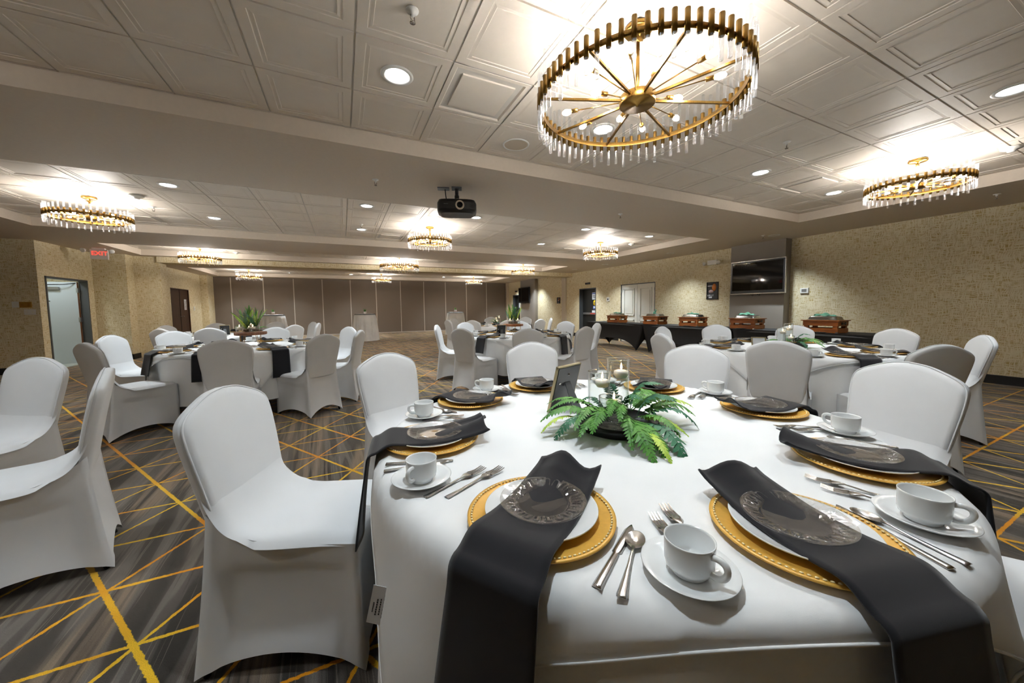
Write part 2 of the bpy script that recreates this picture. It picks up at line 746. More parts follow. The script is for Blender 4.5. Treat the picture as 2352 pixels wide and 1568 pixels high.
# folding partition
wb = thing('wall_back', 'brown fabric folding partition closing the far end', 'wall', kind='structure')
wb['kind'] = 'structure'
SEAM = [-5.0, -4.38, -3.2, -2.03, -.85, .38, 1.57, 2.77, 3.98, 5.17, 6.38, 7.6, 8.84]
obj('backing', MB().box(-5.3, XR, YP + .06, YP + .2, 0, ZS + .02), 'partition_fabric', wb)
for i in range(len(SEAM) - 1):
    a, b = SEAM[i], SEAM[i + 1]
    obj('partition_panel', MB().box(a + .02, b - .02, YP, YP + .07, .05, ZS - .005), 'partition_fabric', wb)
    if i:
        obj('seam_strip', MB().box(a - .018, a + .018, YP - .008, YP + .06, .05, ZS - .02), 'seam_trim', wb)
obj('bottom_rail', MB().box(-5.0, 8.84, YP - .012, YP + .06, .0, .045), 'seam_trim', wb)
struct('trim_2', MB().box(8.86, XR, YP - .1, YP + .1, 0, ZS + .01), 'cream_post', 'cream end post where the partition meets the right wall', cat='post')
struct('trim_3', MB().box(XR - .06, XR + .01, 13.16, 13.48, 0, ZS + .005), 'cream_post', 'cream strip post on the right wall under the header', cat='post')

# baseboards
bb = MB()
for a, b in ((-6.5, 4.45), (5.66, 8.12), (9.86, 11.06), (12.3, 13.15), (13.5, 15.7), (17.4, 17.7), (18.7, 19.2)):
    bb.box(XR - .016, XR + .005, a, b, 0, .135)
    bb.box(XR - .022, XR + .005, a, b, .118, .128)
struct('baseboard_right', bb, 'baseboard', 'black moulded baseboard along the right wall')
bl = MB()
bl.box(-10, XL + .016, 10.652, 10.672, 0, .135)
bl.box(XL - .004, XL + .016, 10.655, 10.85, 0, .135)
bl.box(XL, -4.94, 12.43, 12.452, 0, .135)
bl.box(-4.952, -4.93, 12.43, 12.86, 0, .135)
struct('baseboard_left', bl, 'baseboard', 'black baseboard along the left wall sections')

# ------------------------------------------------------------------ pillars, doors, wall fittings
struct('wall_right', MB().box(8.80, XR + .01, 4.45, 5.66, 0, ZS + .01), 'grey_panel', 'grey fabric pier on the right wall behind the near television')
struct('wall_right', MB().box(8.86, XR + .01, 15.75, 17.38, 0, ZS + .01), 'grey_panel', 'grey fabric pier on the right wall behind the far television')


def television(y0, y1, z0, z1, x, label, silver):
    t = thing('television', label, 'television', (x, (y0 + y1) / 2, (z0 + z1) / 2))
    w, h = (y1 - y0) / 2, (z1 - z0) / 2
    obj('frame', MB().box(-.02, .03, -w, w, -h, h), silver, t)
    obj('bezel', MB().box(-.026, 0, -w + .012, w - .012, -h + .022, h - .012), 'black_plastic', t)
    obj('screen', MB().box(-.028, 0, -w + .045, w - .045, -h + .085, h - .045), 'black_gloss', t)
    obj('wall_mount', MB().box(.03, .1, -.2, .2, -.15, .15), 'black_plastic', t)
    for dy in (-.05, .1):
        obj('cable', MB().tube([(.05, dy, -h + .05), (.06, dy + .01, -h - .04), (.06, dy + .05, -h - .02), (.055, dy + .06, -h + .05)], .005, 6), 'black_plastic', t)
    return t


television(4.38, 5.58, 1.505, 2.285, 8.71, 'large flat television with silver edge on the grey pier', 'silver_trim')
television(16.2, 17.4, 1.49, 2.31, 8.77, 'smaller-looking dark flat television far down the right wall', 'screen_bezel')


def wall_door(name, label, y0, y1, zt):
    t = thing(name, label, 'door', (XR, (y0 + y1) / 2, 0), kind='structure')
    return t, (y1 - y0) / 2


# dark exit door, recessed
d1, w = wall_door('door_1', 'dark exit door with push bar and safety notices', 11.14, 12.22, 2.0)
obj('leaf', MB().box(.16, .21, -w + .03, w - .03, .005, 1.97), 'door_black', d1)
fr = MB()
fr.box(-.012, .24, -w - .0, -w + .035, 0, 2.0).box(-.012, .24, w - .035, w, 0, 2.0).box(-.012, .24, -w, w, 1.965, 2.0)
obj('door_frame', fr, 'frame_grey', d1)
obj('push_bar', MB().box(.115, .165, -w + .08, w - .1, .93, 1.01), 'metal_grey', d1)
obj('bar_label', MB().box(.112, .118, -w + .10, -w + .50, .945, .995), 'red_label', d1)
s1 = obj('notice_sign', MB().box(.152, .161, -w + .13, -w + .43, 1.54, 1.82), 'paper_white', d1)
obj('notice_header', MB().box(.150, .153, -w + .14, -w + .42, 1.755, 1.81), 'paper_blue', s1)
ln = MB()
for k in range(4):
    ln.box(.150, .153, -w + .17 + .012 * k, -w + .39 - .012 * k, 1.70 - .036 * k, 1.718 - .036 * k)
obj('notice_lines', ln, 'ink', s1)
s2 = MB().lathe([(0, 0), (.085, 0), (.085, .006), (0, .006)], 24)
s2.xf(Matrix.Translation((.155, -w + .27, 1.40)) @ Matrix.Rotation(-PI / 2, 4, 'Y') @ Matrix.Diagonal((1.3, 1, 1, 1)))
o2 = obj('round_label', s2, 'yellow_label', d1)
obj('label_band', MB().box(.146, .152, -w + .20, -w + .34, 1.385, 1.415), 'ink', o2)
s3 = obj('small_sign', MB().box(.152, .161, -w + .18, -w + .37, 1.15, 1.28), 'paper_blue', d1)
obj('sign_text', MB().box(.149, .153, -w + .21, -w + .34, 1.2, 1.25), 'paper_white', s3)
obj('bar_notice', MB().box(.11, .116, -w + .15, -w + .38, 1.01, 1.10), 'paper_white', d1)
obj('lock_case', MB().box(.08, .16, -w + .0, -w + .09, .93, 1.12), 'black_plastic', d1)
# white double door
d2, w = wall_door('door_2', 'white panelled double closet doors behind the buffet', 8.22, 9.76, 2.02)
fr = MB()
fr.box(-.006, .1, -w, -w + .02, 0, 2.02).box(-.006, .1, w - .02, w, 0, 2.02).box(-.006, .1, -w, w, 2.0, 2.02)
obj('door_frame', fr, 'frame_grey', d2)
for s in (-1, 1):
    a, b = sorted((s * .006, s * (w - .025)))
    lf = obj('door_leaf', MB().box(.02, .06, a, b, .01, 1.995), 'door_white', d2)
    for z0, z1 in ((.15, .78), (.92, 1.86)):
        # proud frame around the field
        pf = MB()
        pf.box(-.004, .021, a + .12, b - .12, z0, z0 + .03).box(-.004, .021, a + .12, b - .12, z1 - .03, z1)
        pf.box(-.004, .021, a + .12, a + .15, z0, z1).box(-.004, .021, b - .15, b - .12, z0, z1)
        pf.box(.006, .021, a + .20, b - .20, z0 + .08, z1 - .08)
        obj('door_panel', pf, 'door_white', lf)
    for z in (.25, 1.05, 1.75):
        obj('hinge', MB().box(.0, .03, s * (w - .03) - .008, s * (w - .03) + .008, z, z + .1), 'metal_grey', lf)
# far exit door
d5, w = wall_door('door_3', 'far dark exit door left of the distant television', 17.75, 18.65, 1.97)
obj('leaf', MB().box(.14, .19, -w + .03, w - .03, .005, 1.95), 'door_black', d5)
obj('door_frame', MB().box(-.012, .2, -w, -w + .035, 0, 1.97).box(-.012, .2, w - .035, w, 0, 1.97).box(-.012, .2, -w, w, 1.935, 1.97), 'frame_grey', d5)
obj('push_bar', MB().box(.1, .14, -w + .1, w - .1, .93, 1.01), 'metal_grey', d5)
obj('notice_sign', MB().box(.132, .141, -w + .13, -w + .4, 1.2, 1.5), 'paper_white', d5)
# backs of the door niches
struct('wall_right', MB().box(XR + .25, XR + .3, -6.5, YP + .3, 0, 3.0), 'door_black', 'dark backing behind the doors of the right wall')

# left open service door
d3 = thing('door_4', 'pale steel service door standing open on the left', 'door', (XL, 11.54, 0), kind='structure')
fr = MB()
for yy_ in (-.68, .645):
    fr.box(-.135, .012, yy_, yy_ + .035, 0, 2.0)
fr.box(-.135, .012, -.68, .68, 1.965, 2.0)
obj('door_frame', fr, 'frame_grey', d3)
lf = obj('door_leaf', MB().box(-1.06, -.14, .585, .63, .01, 1.95), 'door_grey', d3)
obj('edge_strip', MB().box(-.14, -.132, .585, .63, .01, 1.95), 'slice_wood', lf)
clo = obj('closer_body', MB().box(-.80, -.42, .53, .585, 1.77, 1.83), 'metal_grey', lf)
obj('closer_arm', MB().tube([(-.62, .555, 1.84), (-.70, .47, 1.87), (-.30, .50, 1.89), (-.14, .60, 1.93)], .010, 6), 'black_plastic', lf)
for z in (.3, 1.0, 1.7):
    obj('hinge', MB().box(-.15, -.12, .57, .64, z, z + .11), 'metal_grey', lf)
obj('viewer', MB().lathe([(0, 0), (.01, 0), (.01, .01), (0, .01)], 8).xf(Matrix.Translation((-.6, .58, 1.5)) @ Matrix.Rotation(PI / 2, 4, 'X')), 'black_plastic', lf)
cor = MB()
cor.box(-7.6, XL - .12, 13.2, 13.3, 0, 2.7).box(-7.7, -7.6, 10.75, 13.3, 0, 2.7)
struct('wall_left', cor, 'door_grey', 'pale corridor wall behind the open service door')
struct('floor', MB().box(-7.6, XL - .07, 10.76, 13.2, 0, .012), 'tile_floor', 'pale tiled corridor floor beyond the open door')

# brown double door
d4 = thing('door_5', 'dark brown wooden double doors in the rear left wall', 'door', (-5.22, 16.525, 0), kind='structure')
obj('door_frame', MB().box(-.13, .008, -.775, -.745, 0, 2.03).box(-.13, .008, .745, .775, 0, 2.03).box(-.13, .008, -.775, .775, 2.0, 2.03), 'door_wood', d4)
for s in (-1, 1):
    a, b = sorted((s * .004, s * .742))
    lf = obj('door_leaf', MB().box(-.06, -.02, a, b, .01, 1.995), 'door_wood', d4)
    obj('handle', MB().tube([(0, s * .06, 1.05), (.03, s * .06, 1.05), (.03, s * .16, 1.05)], .009, 6), 'metal_grey', lf)
obj('meeting_strip', MB().box(-.05, -.012, -.02, .02, .01, 1.99), 'door_black', d4)
pn = obj('paper_notice', MB().box(-.019, -.014, .36, .56, 1.28, 1.66), 'paper_white', d4)
ln = MB()
for k in range(7):
    ln.box(-.0145, -.012, .39, .53, 1.34 + .042 * k, 1.352 + .042 * k)
obj('notice_lines', ln, 'ink', pn)
struct('wall_left', MB().box(-5.6, -5.5, 15.5, 17.6, 0, 2.7), 'door_black', 'dark backing behind the brown double doors')


def plate(name, cat, label, loc, axis, w, h, mat, t=.012, detail=None, dmat='ink'):
    """small wall fitting; axis gives the wall normal"""
    th = thing(name, label, cat, loc)
    M = {'-x': Matrix.Rotation(-PI / 2, 4, 'Z'), '+x': Matrix.Rotation(PI / 2, 4, 'Z'), '-y': Matrix.Identity(4)}[axis]
    b = MB()
    rr = []
    for (k, y) in ((1.0, 0), (1.0, -t * .7), (.9, -t)):
        rr.append([(-w / 2 * k, y, -h / 2 * k), (w / 2 * k, y, -h / 2 * k), (w / 2 * k, y, h / 2 * k), (-w / 2 * k, y, h / 2 * k)])
    vs = [p for r in rr for p in r]
    fs = [(i * 4 + k, i * 4 + (k + 1) % 4, i * 4 + 4 + (k + 1) % 4, i * 4 + 4 + k) for i in range(2) for k in range(4)]
    fs += [(8, 9, 10, 11), (0, 1, 2, 3)]
    obj('housing', b.add(vs, fs).xf(M), mat, th)
    if detail:
        for (dx, dz, dw, dh, nm) in detail:
            obj(nm, MB().box(dx - dw / 2, dx + dw / 2, -t - .003, -t + .004, dz - dh / 2, dz + dh / 2).xf(M), dmat, th)
    return th


plate('thermostat', 'thermostat', 'white thermostat between the dark exit door and white doors', (XR, 10.43, 1.52), '-x', .15, .16, 'white_plastic', .02,
      [(-.018, .015, .03, .034, 'display'), (.018, .015, .03, .034, 'display'), (-.018, -.022, .03, .034, 'display'), (.018, -.022, .03, .034, 'display')])
plate('thermostat', 'thermostat', 'white rectangular thermostat right of the grey television pier', (XR, 4.165, 1.545), '-x', .155, .115, 'white_plastic', .03, [(0, .004, .09, .062, 'display')], 'metal_grey')
plate('door_sensor', 'sensor', 'small black sensor box above the dark exit door', (XR, 11.66, 2.19), '-x', .29, .075, 'black_plastic', .035, [(-.08, 0, .08, .02, 'lens')], 'black_gloss')
plate('door_sensor', 'sensor', 'small black sensor box above the far exit door', (XR, 18.2, 2.17), '-x', .26, .075, 'black_plastic', .035, [(-.08, 0, .08, .02, 'lens')], 'black_gloss')
plate('light_switch', 'switch', 'white switch plate left of the gold plate, far left wall', (-5.90, 10.67, 1.40), '-y', .095, .12, 'white_plastic', .01, [(0, 0, .03, .06, 'rocker')], 'door_white')
plate('light_switch', 'switch', 'gold double switch plate on the shaded left wall', (-5.765, 10.67, 1.395), '-y', .17, .115, 'brass_plate', .01, [(-.045, 0, .03, .06, 'rocker'), (.045, 0, .03, .06, 'rocker')], 'stand_gold')
plate('light_switch', 'switch', 'white double switch plate below the gold plate', (-5.715, 10.67, 1.25), '-y', .16, .11, 'white_plastic', .01, [(-.04, 0, .03, .06, 'rocker'), (.04, 0, .03, .06, 'rocker')], 'door_white')
plate('light_switch', 'switch', 'white switch plate beside the brown double doors', (-5.22, 17.75, 1.33), '+x', .09, .16, 'white_plastic', .012, [(0, 0, .03, .07, 'rocker')], 'door_white')


def poster(y0, y1, z0, z1, label, txt):
    t = thing('framed_poster', label, 'poster', (XR, (y0 + y1) / 2, (z0 + z1) / 2))
    w, h = (y1 - y0) / 2, (z1 - z0) / 2
    e = .022
    f = MB().box(-.022, 0, -w, w, -h, -h + e).box(-.022, 0, -w, w, h - e, h).box(-.022, 0, -w, -w + e, -h, h).box(-.022, 0, w - e, w, -h, h)
    obj('frame', f, 'black_plastic', t)
    pr = obj('print', MB().box(-.010, -.002, -w + e, w - e, -h + e, h - e), 'poster_dark', t)
    M = Matrix.Rotation(-PI / 2, 4, 'Z')
    # right of the picture is towards -y
    ell = MB().lathe([(0, 0), (1, 0), (1, .002), (0, .002)], 24).xf(Matrix.Translation((-.0125, -w * .28, h * .38)) @ Matrix.Rotation(PI / 2, 4, 'Y') @ Matrix.Diagonal((h * .42, w * .36, 1, 1)))
    obj('orange_shape', ell, 'poster_orange', pr)
    obj('pale_shape', MB().lathe([(0, 0), (1, 0), (1, .002), (0, .002)], 20).xf(Matrix.Translation((-.0125, w * .22, -h * .08)) @ Matrix.Rotation(PI / 2, 4, 'Y') @ Matrix.Diagonal((h * .2, w * .42, 1, 1))), 'poster_pink', pr)
    obj('white_band', MB().box(-.0125, -.009, -w * .1, w * .85, h * .52, h * .60), 'paper_white', pr)  # plain white band in the poster print
    if txt:
        obj('lettering', text_mb(txt, .07).xf(Matrix.Translation((-.0125, w * .40, -h * .55)) @ M), 'paper_white', pr)
    obj('price_box', MB().box(-.0125, -.009, w * .05, w * .6, -h * .84, -h * .7), 'paper_white', pr)
    return t


poster(6.11, 6.44, 1.41, 1.875, 'black framed food poster on the wall left of the near television', 'PHILLY')
poster(13.67, 13.93, 1.41, 1.69, 'small black framed picture beyond the cream post', None)


def emergency_heads(t, dx, z, M):
    for s in (-1, 1):
        hd = MB().lathe([(0, 0), (.02, 0), (.045, .05), (.05, .075), (.047, .08), (0, .08)], 14)
        hd.xf(M @ Matrix.Translation((s * dx, -.035, z)) @ Matrix.Rotation(PI / 2 + .3, 4, 'X') @ Matrix.Rotation(s * .4, 4, 'Y'))
        obj('lamp_head', hd, 'white_plastic', t)


t = thing('emergency_light', 'white two-headed emergency light above the framed food poster', 'emergency light', (XR, 6.28, 2.395))
M = Matrix.Rotation(-PI / 2, 4, 'Z')
obj('housing', MB().box(-.13, .13, -.06, 0, -.06, .06).xf(M), 'white_plastic', t)
emergency_heads(t, .18, -.0, M)
# exit sign
t = thing('exit_sign', 'white exit sign with glowing red letters hung from the ceiling', 'exit sign', (-5.02, 11.55, ZS), R_(6))
obj('canopy', MB().box(-.10, .10, -.05, .05, -.03, 0), 'white_plastic', t)
obj('housing', MB().box(-.14, .14, -.03, .03, -.25, -.03), 'white_plastic', t)
obj('lettering', text_mb('EXIT', .13, .002).xf(Matrix.Translation((.01, -.033, -.12))), 'exit_glow', t)
emergency_heads(t, .20, -.05, Matrix.Identity(4))

# ------------------------------------------------------------------ ceiling fittings
def downlight_mesh():
    trim = MB().lathe([(.078, .004), (.078, -.001), (.088, -.006), (.105, -.004), (.108, 0), (.108, .004)], 28)
    disc = MB().lathe([(0, .002), (.078, .002)], 28)
    return fixn(trim.mesh('trim_ring', 'white_plastic')), disc.mesh('lamp', 'lamp_glow')


DTRIM, DLAMP = downlight_mesh()

DOWN = [(.40, 2.63, ZT, 'left of the near ceiling diffuser'), (4.63, .86, ZT, 'at the right edge of the picture'),
        (4.63, 2.65, ZT, 'beside the main chandelier, further right'), (6.45, 2.68, ZT, 'beside the small chandelier on the right'),
        (2.19, 2.62, ZT, 'seen through the main chandelier'), (.40, .86, ZT, 'over the viewpoint'), (2.19, .86, ZT, 'over the right of the viewpoint'), (-1.95, 2.63, ZT, 'over the chairs at the left edge'), (-1.95, .86, ZT, 'left of the viewpoint'),
        (.40, -2.9, ZT, 'added unseen behind the viewpoint for fill, centre'), (-1.95, -2.9, ZT, 'added unseen behind the viewpoint for fill, left'), (4.63, -2.9, ZT, 'added unseen behind the viewpoint for fill, right'), (2.2, -2.9, ZT, 'added unseen behind the viewpoint for fill, right of centre'),  # unseen downlights added behind the viewpoint to give frontal fill light
        (-1.95, 6.05, ZT, 'just past the beam on the left'), (-1.95, 7.86, ZT, 'deeper behind the left one past the beam'),
        (.40, 6.03, ZT, 'above left of the projector, nearer one'), (.40, 7.83, ZT, 'above left of the projector, deeper one'),
        (2.20, 6.03, ZT, 'just right of the projector'), (4.6, 6.03, ZT, 'right of the centre past the beam, nearer one'),
        (4.6, 7.84, ZT, 'right of the centre past the beam, deeper one'), (6.42, 6.05, ZT, 'beside the small chandelier over the middle buffet'),
        (8.22, 4.39, ZS, 'above the near television'), (8.22, 6.98, ZS, 'above the framed food poster'),
        (8.22, 9.69, ZS, 'above the white double doors'), (8.22, 11.46, ZS, 'above the dark exit door'),
        (-2.03, 16.7, ZT, 'rear left pair, nearer'), (-2.03, 18.1, ZT, 'rear left pair, deeper'), (.41, 16.8, ZT, 'rear centre pair, nearer'),
        (.41, 18.0, ZT, 'rear centre pair, deeper'), (-3.91, 18.2, ZT, 'rear far left'), (4.73, 17.95, ZT, 'rear right pair, deeper'), (4.73, 16.65, ZT, 'rear right pair, nearer'),
        (8.4, 17.85, ZS, 'farthest along the right wall'), (8.4, 15.4, ZS, 'before the far television')]
for (x, y, z, ph) in DOWN:
    t = thing('downlight', 'recessed round ceiling downlight ' + ph, 'downlight', (x, y, z - .001), group='recessed ceiling downlights')
    inst('trim_ring', DTRIM, t)
    inst('lamp', DLAMP, t)
    ld = bpy.data.lights.new('downlight_beam', 'SPOT')
    ld.energy = SPOT_W * (1.7 if z == ZS else 1.0) * (1.8 if y > 10 else 1.3 if y > 4 else .72)
    ld.color = C_SPOT
    ld.spot_size = R_(105)
    ld.spot_blend = .9
    ld.shadow_soft_size = .06
    lo = bpy.data.objects.new('downlight_beam', ld)
    COL.objects.link(lo)
    lo.parent = t
    lo.location = (0, 0, -.012)
# corridor lamp behind the open door
t = thing('corridor_light', 'ceiling lamp in the corridor behind the open door', 'lamp', (-6.15, 11.3, 2.66))
obj('housing', MB().cbox(0, 0, 0, .5, .5, .06), 'white_plastic', t)
ld = bpy.data.lights.new('corridor_beam', 'AREA')
ld.energy = 20
ld.color = (.80, .92, 1.0)
ld.size = .45
lo = bpy.data.objects.new('corridor_beam', ld)
COL.objects.link(lo)
lo.parent = t
lo.location = (0, 0, -.035)


def diffuser(x, y, label):
    t = thing('air_diffuser', label, 'air vent', (x, y, ZT), group='square ceiling air diffusers')
    h = TP / 2 - .008
    b = MB()
    rr = [(h, .004), (h, 0), (h - .03, 0), (h - .09, .06), (h - .12, .09)]
    vs = []
    for k, z in rr:
        vs += [(-k, -k, z), (k, -k, z), (k, k, z), (-k, k, z)]
    fs = [(i * 4 + k, i * 4 + (k + 1) % 4, i * 4 + 4 + (k + 1) % 4, i * 4 + 4 + k) for i in range(4) for k in range(4)]
    obj('frame', b.add(vs, fs), 'ceiling_tile', t)
    obj('duct', MB().lathe([(.15, .012), (.15, .16), (0, .16)], 24), 'ceiling_paint', t)
    obj('face_plate', MB().cbox(0, 0, .006, .40, .40, .012), 'ceiling_tile', t)


for (x, y), ph in zip(VENTS, ('over the front table', 'beside the small chandelier on the right', 'behind the small left chandelier', 'behind the small centre chandelier', 'behind the small chandelier over the buffet side')):
    diffuser(x, y, 'square ceiling air diffuser ' + ph)

SPR = MB().lathe([(.0, 0), (.035, 0), (.033, -.006), (.012, -.008), (.010, -.03), (.0, -.03)], 14)
SPR2 = MB().tube([(.012, 0, -.028), (.016, 0, -.045), (.004, 0, -.06)], .003, 5).tube([(-.012, 0, -.028), (-.016, 0, -.045), (-.004, 0, -.06)], .003, 5).lathe([(0, -.062), (.016, -.062), (.016, -.065), (0, -.065)], 10)
SPRM, SPRM2 = fixn(SPR.mesh('escutcheon', 'white_plastic')), fixn(SPR2.mesh('deflector', 'silver_trim'))
for (x, y, z, ph) in [(.40, 2.04, ZT, 'nearest, above the front downlight'), (4.01, 2.06, ZT, 'right of the main chandelier'), (.39, 4.35, ZS, 'on the beam left of the projector'),
                      (4.01, 4.37, ZS, 'on the beam right of the projector'), (8.0, 4.48, ZS, 'left of the downlight above the near television'), (-2.57, 7.38, ZT, 'right of the small left chandelier'),
                      (.38, 7.35, ZT, 'between the two downlights past the beam'), (8.0, 1.55, ZS, 'under the small chandelier on the right')]:
    t = thing('sprinkler', 'small ceiling sprinkler head ' + ph, 'sprinkler', (x, y, z), R_(35), group='ceiling sprinklers')
    inst('escutcheon', SPRM, t)
    inst('deflector', SPRM2, t)
SMK = MB().lathe([(0, 0), (.075, 0), (.078, -.012), (.06, -.025), (.035, -.03), (.03, -.045), (.012, -.048), (0, -.048)], 22)
SMKM = fixn(SMK.mesh('smoke_detector', 'white_plastic'))
for (x, y, z, ph) in [(-2.52, 6.76, ZT, 'beside the small left chandelier'), (6.75, 6.94, ZT, 'beside the small chandelier on the buffet side'), (6.3, 1.15, ZT, 'behind the small chandelier on the right'),
                      (-2.6, 12.2, ZT, 'in the narrow tray on the left'), (-2.64, 16.75, ZT, 'in the rear tray on the left'), (1.01, 16.9, ZT, 'in the rear tray centre')]:
    tag(inst('smoke_detector', SMKM, None, (x, y, z)), 'round white smoke detector ' + ph, 'smoke detector', 'ceiling smoke detectors')
t = thing('ceiling_speaker', 'round flush ceiling speaker between the beam and main chandelier', 'speaker', (1.605, 3.22, ZT))
obj('rim', MB().lathe([(.115, 0), (.118, -.006), (.13, -.004), (.132, .002)], 28), 'white_plastic', t)
obj('grille', MB().lathe([(0, -.004), (.08, -.004), (.116, -.001)], 28), 'cream_post', t)

# projector on the beam
t = thing('projector', 'black projector with a pale lens ring hung under the beam', 'projector', (1.31, 4.26, ZS), R_(-18))
obj('ceiling_plate', MB().cbox(0, 0, -.006, .12, .12, .012).cbox(-.16, .02, -.006, .14, .1, .012), 'frame_grey', t)
obj('pole', MB().lathe([(0, -.01), (.03, -.01), (.03, -.02), (.022, -.022), (.022, -.085), (.028, -.09), (.028, -.12), (0, -.12)], 14), 'black_plastic', t)
br = MB()
for a in range(4):
    an = PI / 4 + a * PI / 2
    br.tube([(0, 0, -.11), (.05 * cos(an), .05 * sin(an), -.15), (.13 * cos(an), .11 * sin(an), -.165), (.13 * cos(an), .11 * sin(an), -.19)], .006, 6)
obj('bracket', br, 'black_plastic', t)
obj('cable', MB().tube([(-.14, .02, -.012), (-.135, .02, -.08), (-.12, .03, -.18)], .006, 6).tube([(.01, 0, -.1), (-.02, -.03, -.14), (-.07, -.02, -.18)], .005, 6), 'black_plastic', t)
body = MB()
# rounded body outline (x,y) extruded with bevels
outl = []
for k in range(48):
    a = 2 * PI * k / 48
    ca, sa = cos(a), sin(a)
    px = .235 * math.copysign(abs(ca) ** .32, ca)
    py = .17 * math.copysign(abs(sa) ** .45, sa)
    if py < 0:
        py *= 1 - .10 * (px / .235) ** 2 + .0
    outl.append((px, py))
lv = [(.80, -.165), (.93, -.172), (1.0, -.205), (1.0, -.285), (.97, -.305), (.80, -.325), (0, -.326)]
vs, fs = [], []
for k, z in lv:
    vs += [(x * (k if k else .01), y * (k if k else .01), z) for x, y in outl]
for i in range(len(lv) - 1):
    for k in range(48):
        k2 = (k + 1) % 48
        fs.append((i * 48 + k, i * 48 + k2, (i + 1) * 48 + k2, (i + 1) * 48 + k))
fs.append(tuple(range(48)))
body.add(vs, fs)
obj('body', body, 'black_plastic', t)
Ml = Matrix.Translation((.035, -.165, -.245)) @ Matrix.Rotation(PI / 2, 4, 'X')
obj('lens_ring', MB().lathe([(.035, .0), (.035, .014), (.052, .018), (.054, .0)], 32).xf(Ml), 'cream_post', t)
obj('lens', MB().lathe([(0, .006), (.018, .010), (.026, .013), (.035, .014), (.036, 0)], 28).xf(Ml), 'black_gloss', t)
vg = MB()
for i in range(7):
    for j in range(5):
        vg.cbox(.125 + .013 * i, -.158 + .0015 * i, -.222 - .013 * j, .009, .02, .008)
obj('vent_grille', vg, 'screen_bezel', t)
ft = MB()
for sx in (-.17, .17):
    ft.lathe([(0, .012), (.022, .012), (.022, 0), (0, 0)], 12, (sx, -.02, -.170))
obj('foot', ft, 'black_plastic', t)
obj('name_strip', MB().box(-.15, -.10, -.169, -.16, -.236, -.231), 'frame_grey', t)


# ------------------------------------------------------------------ chandeliers
def rod_mesh(r, up, dn):
    return fixn(MB().lathe([(0, -dn), (r * .9, -dn), (r, -dn + .003), (r, up - .003), (r * .9, up), (0, up)], 10).mesh('glass_rod', 'crystal'))


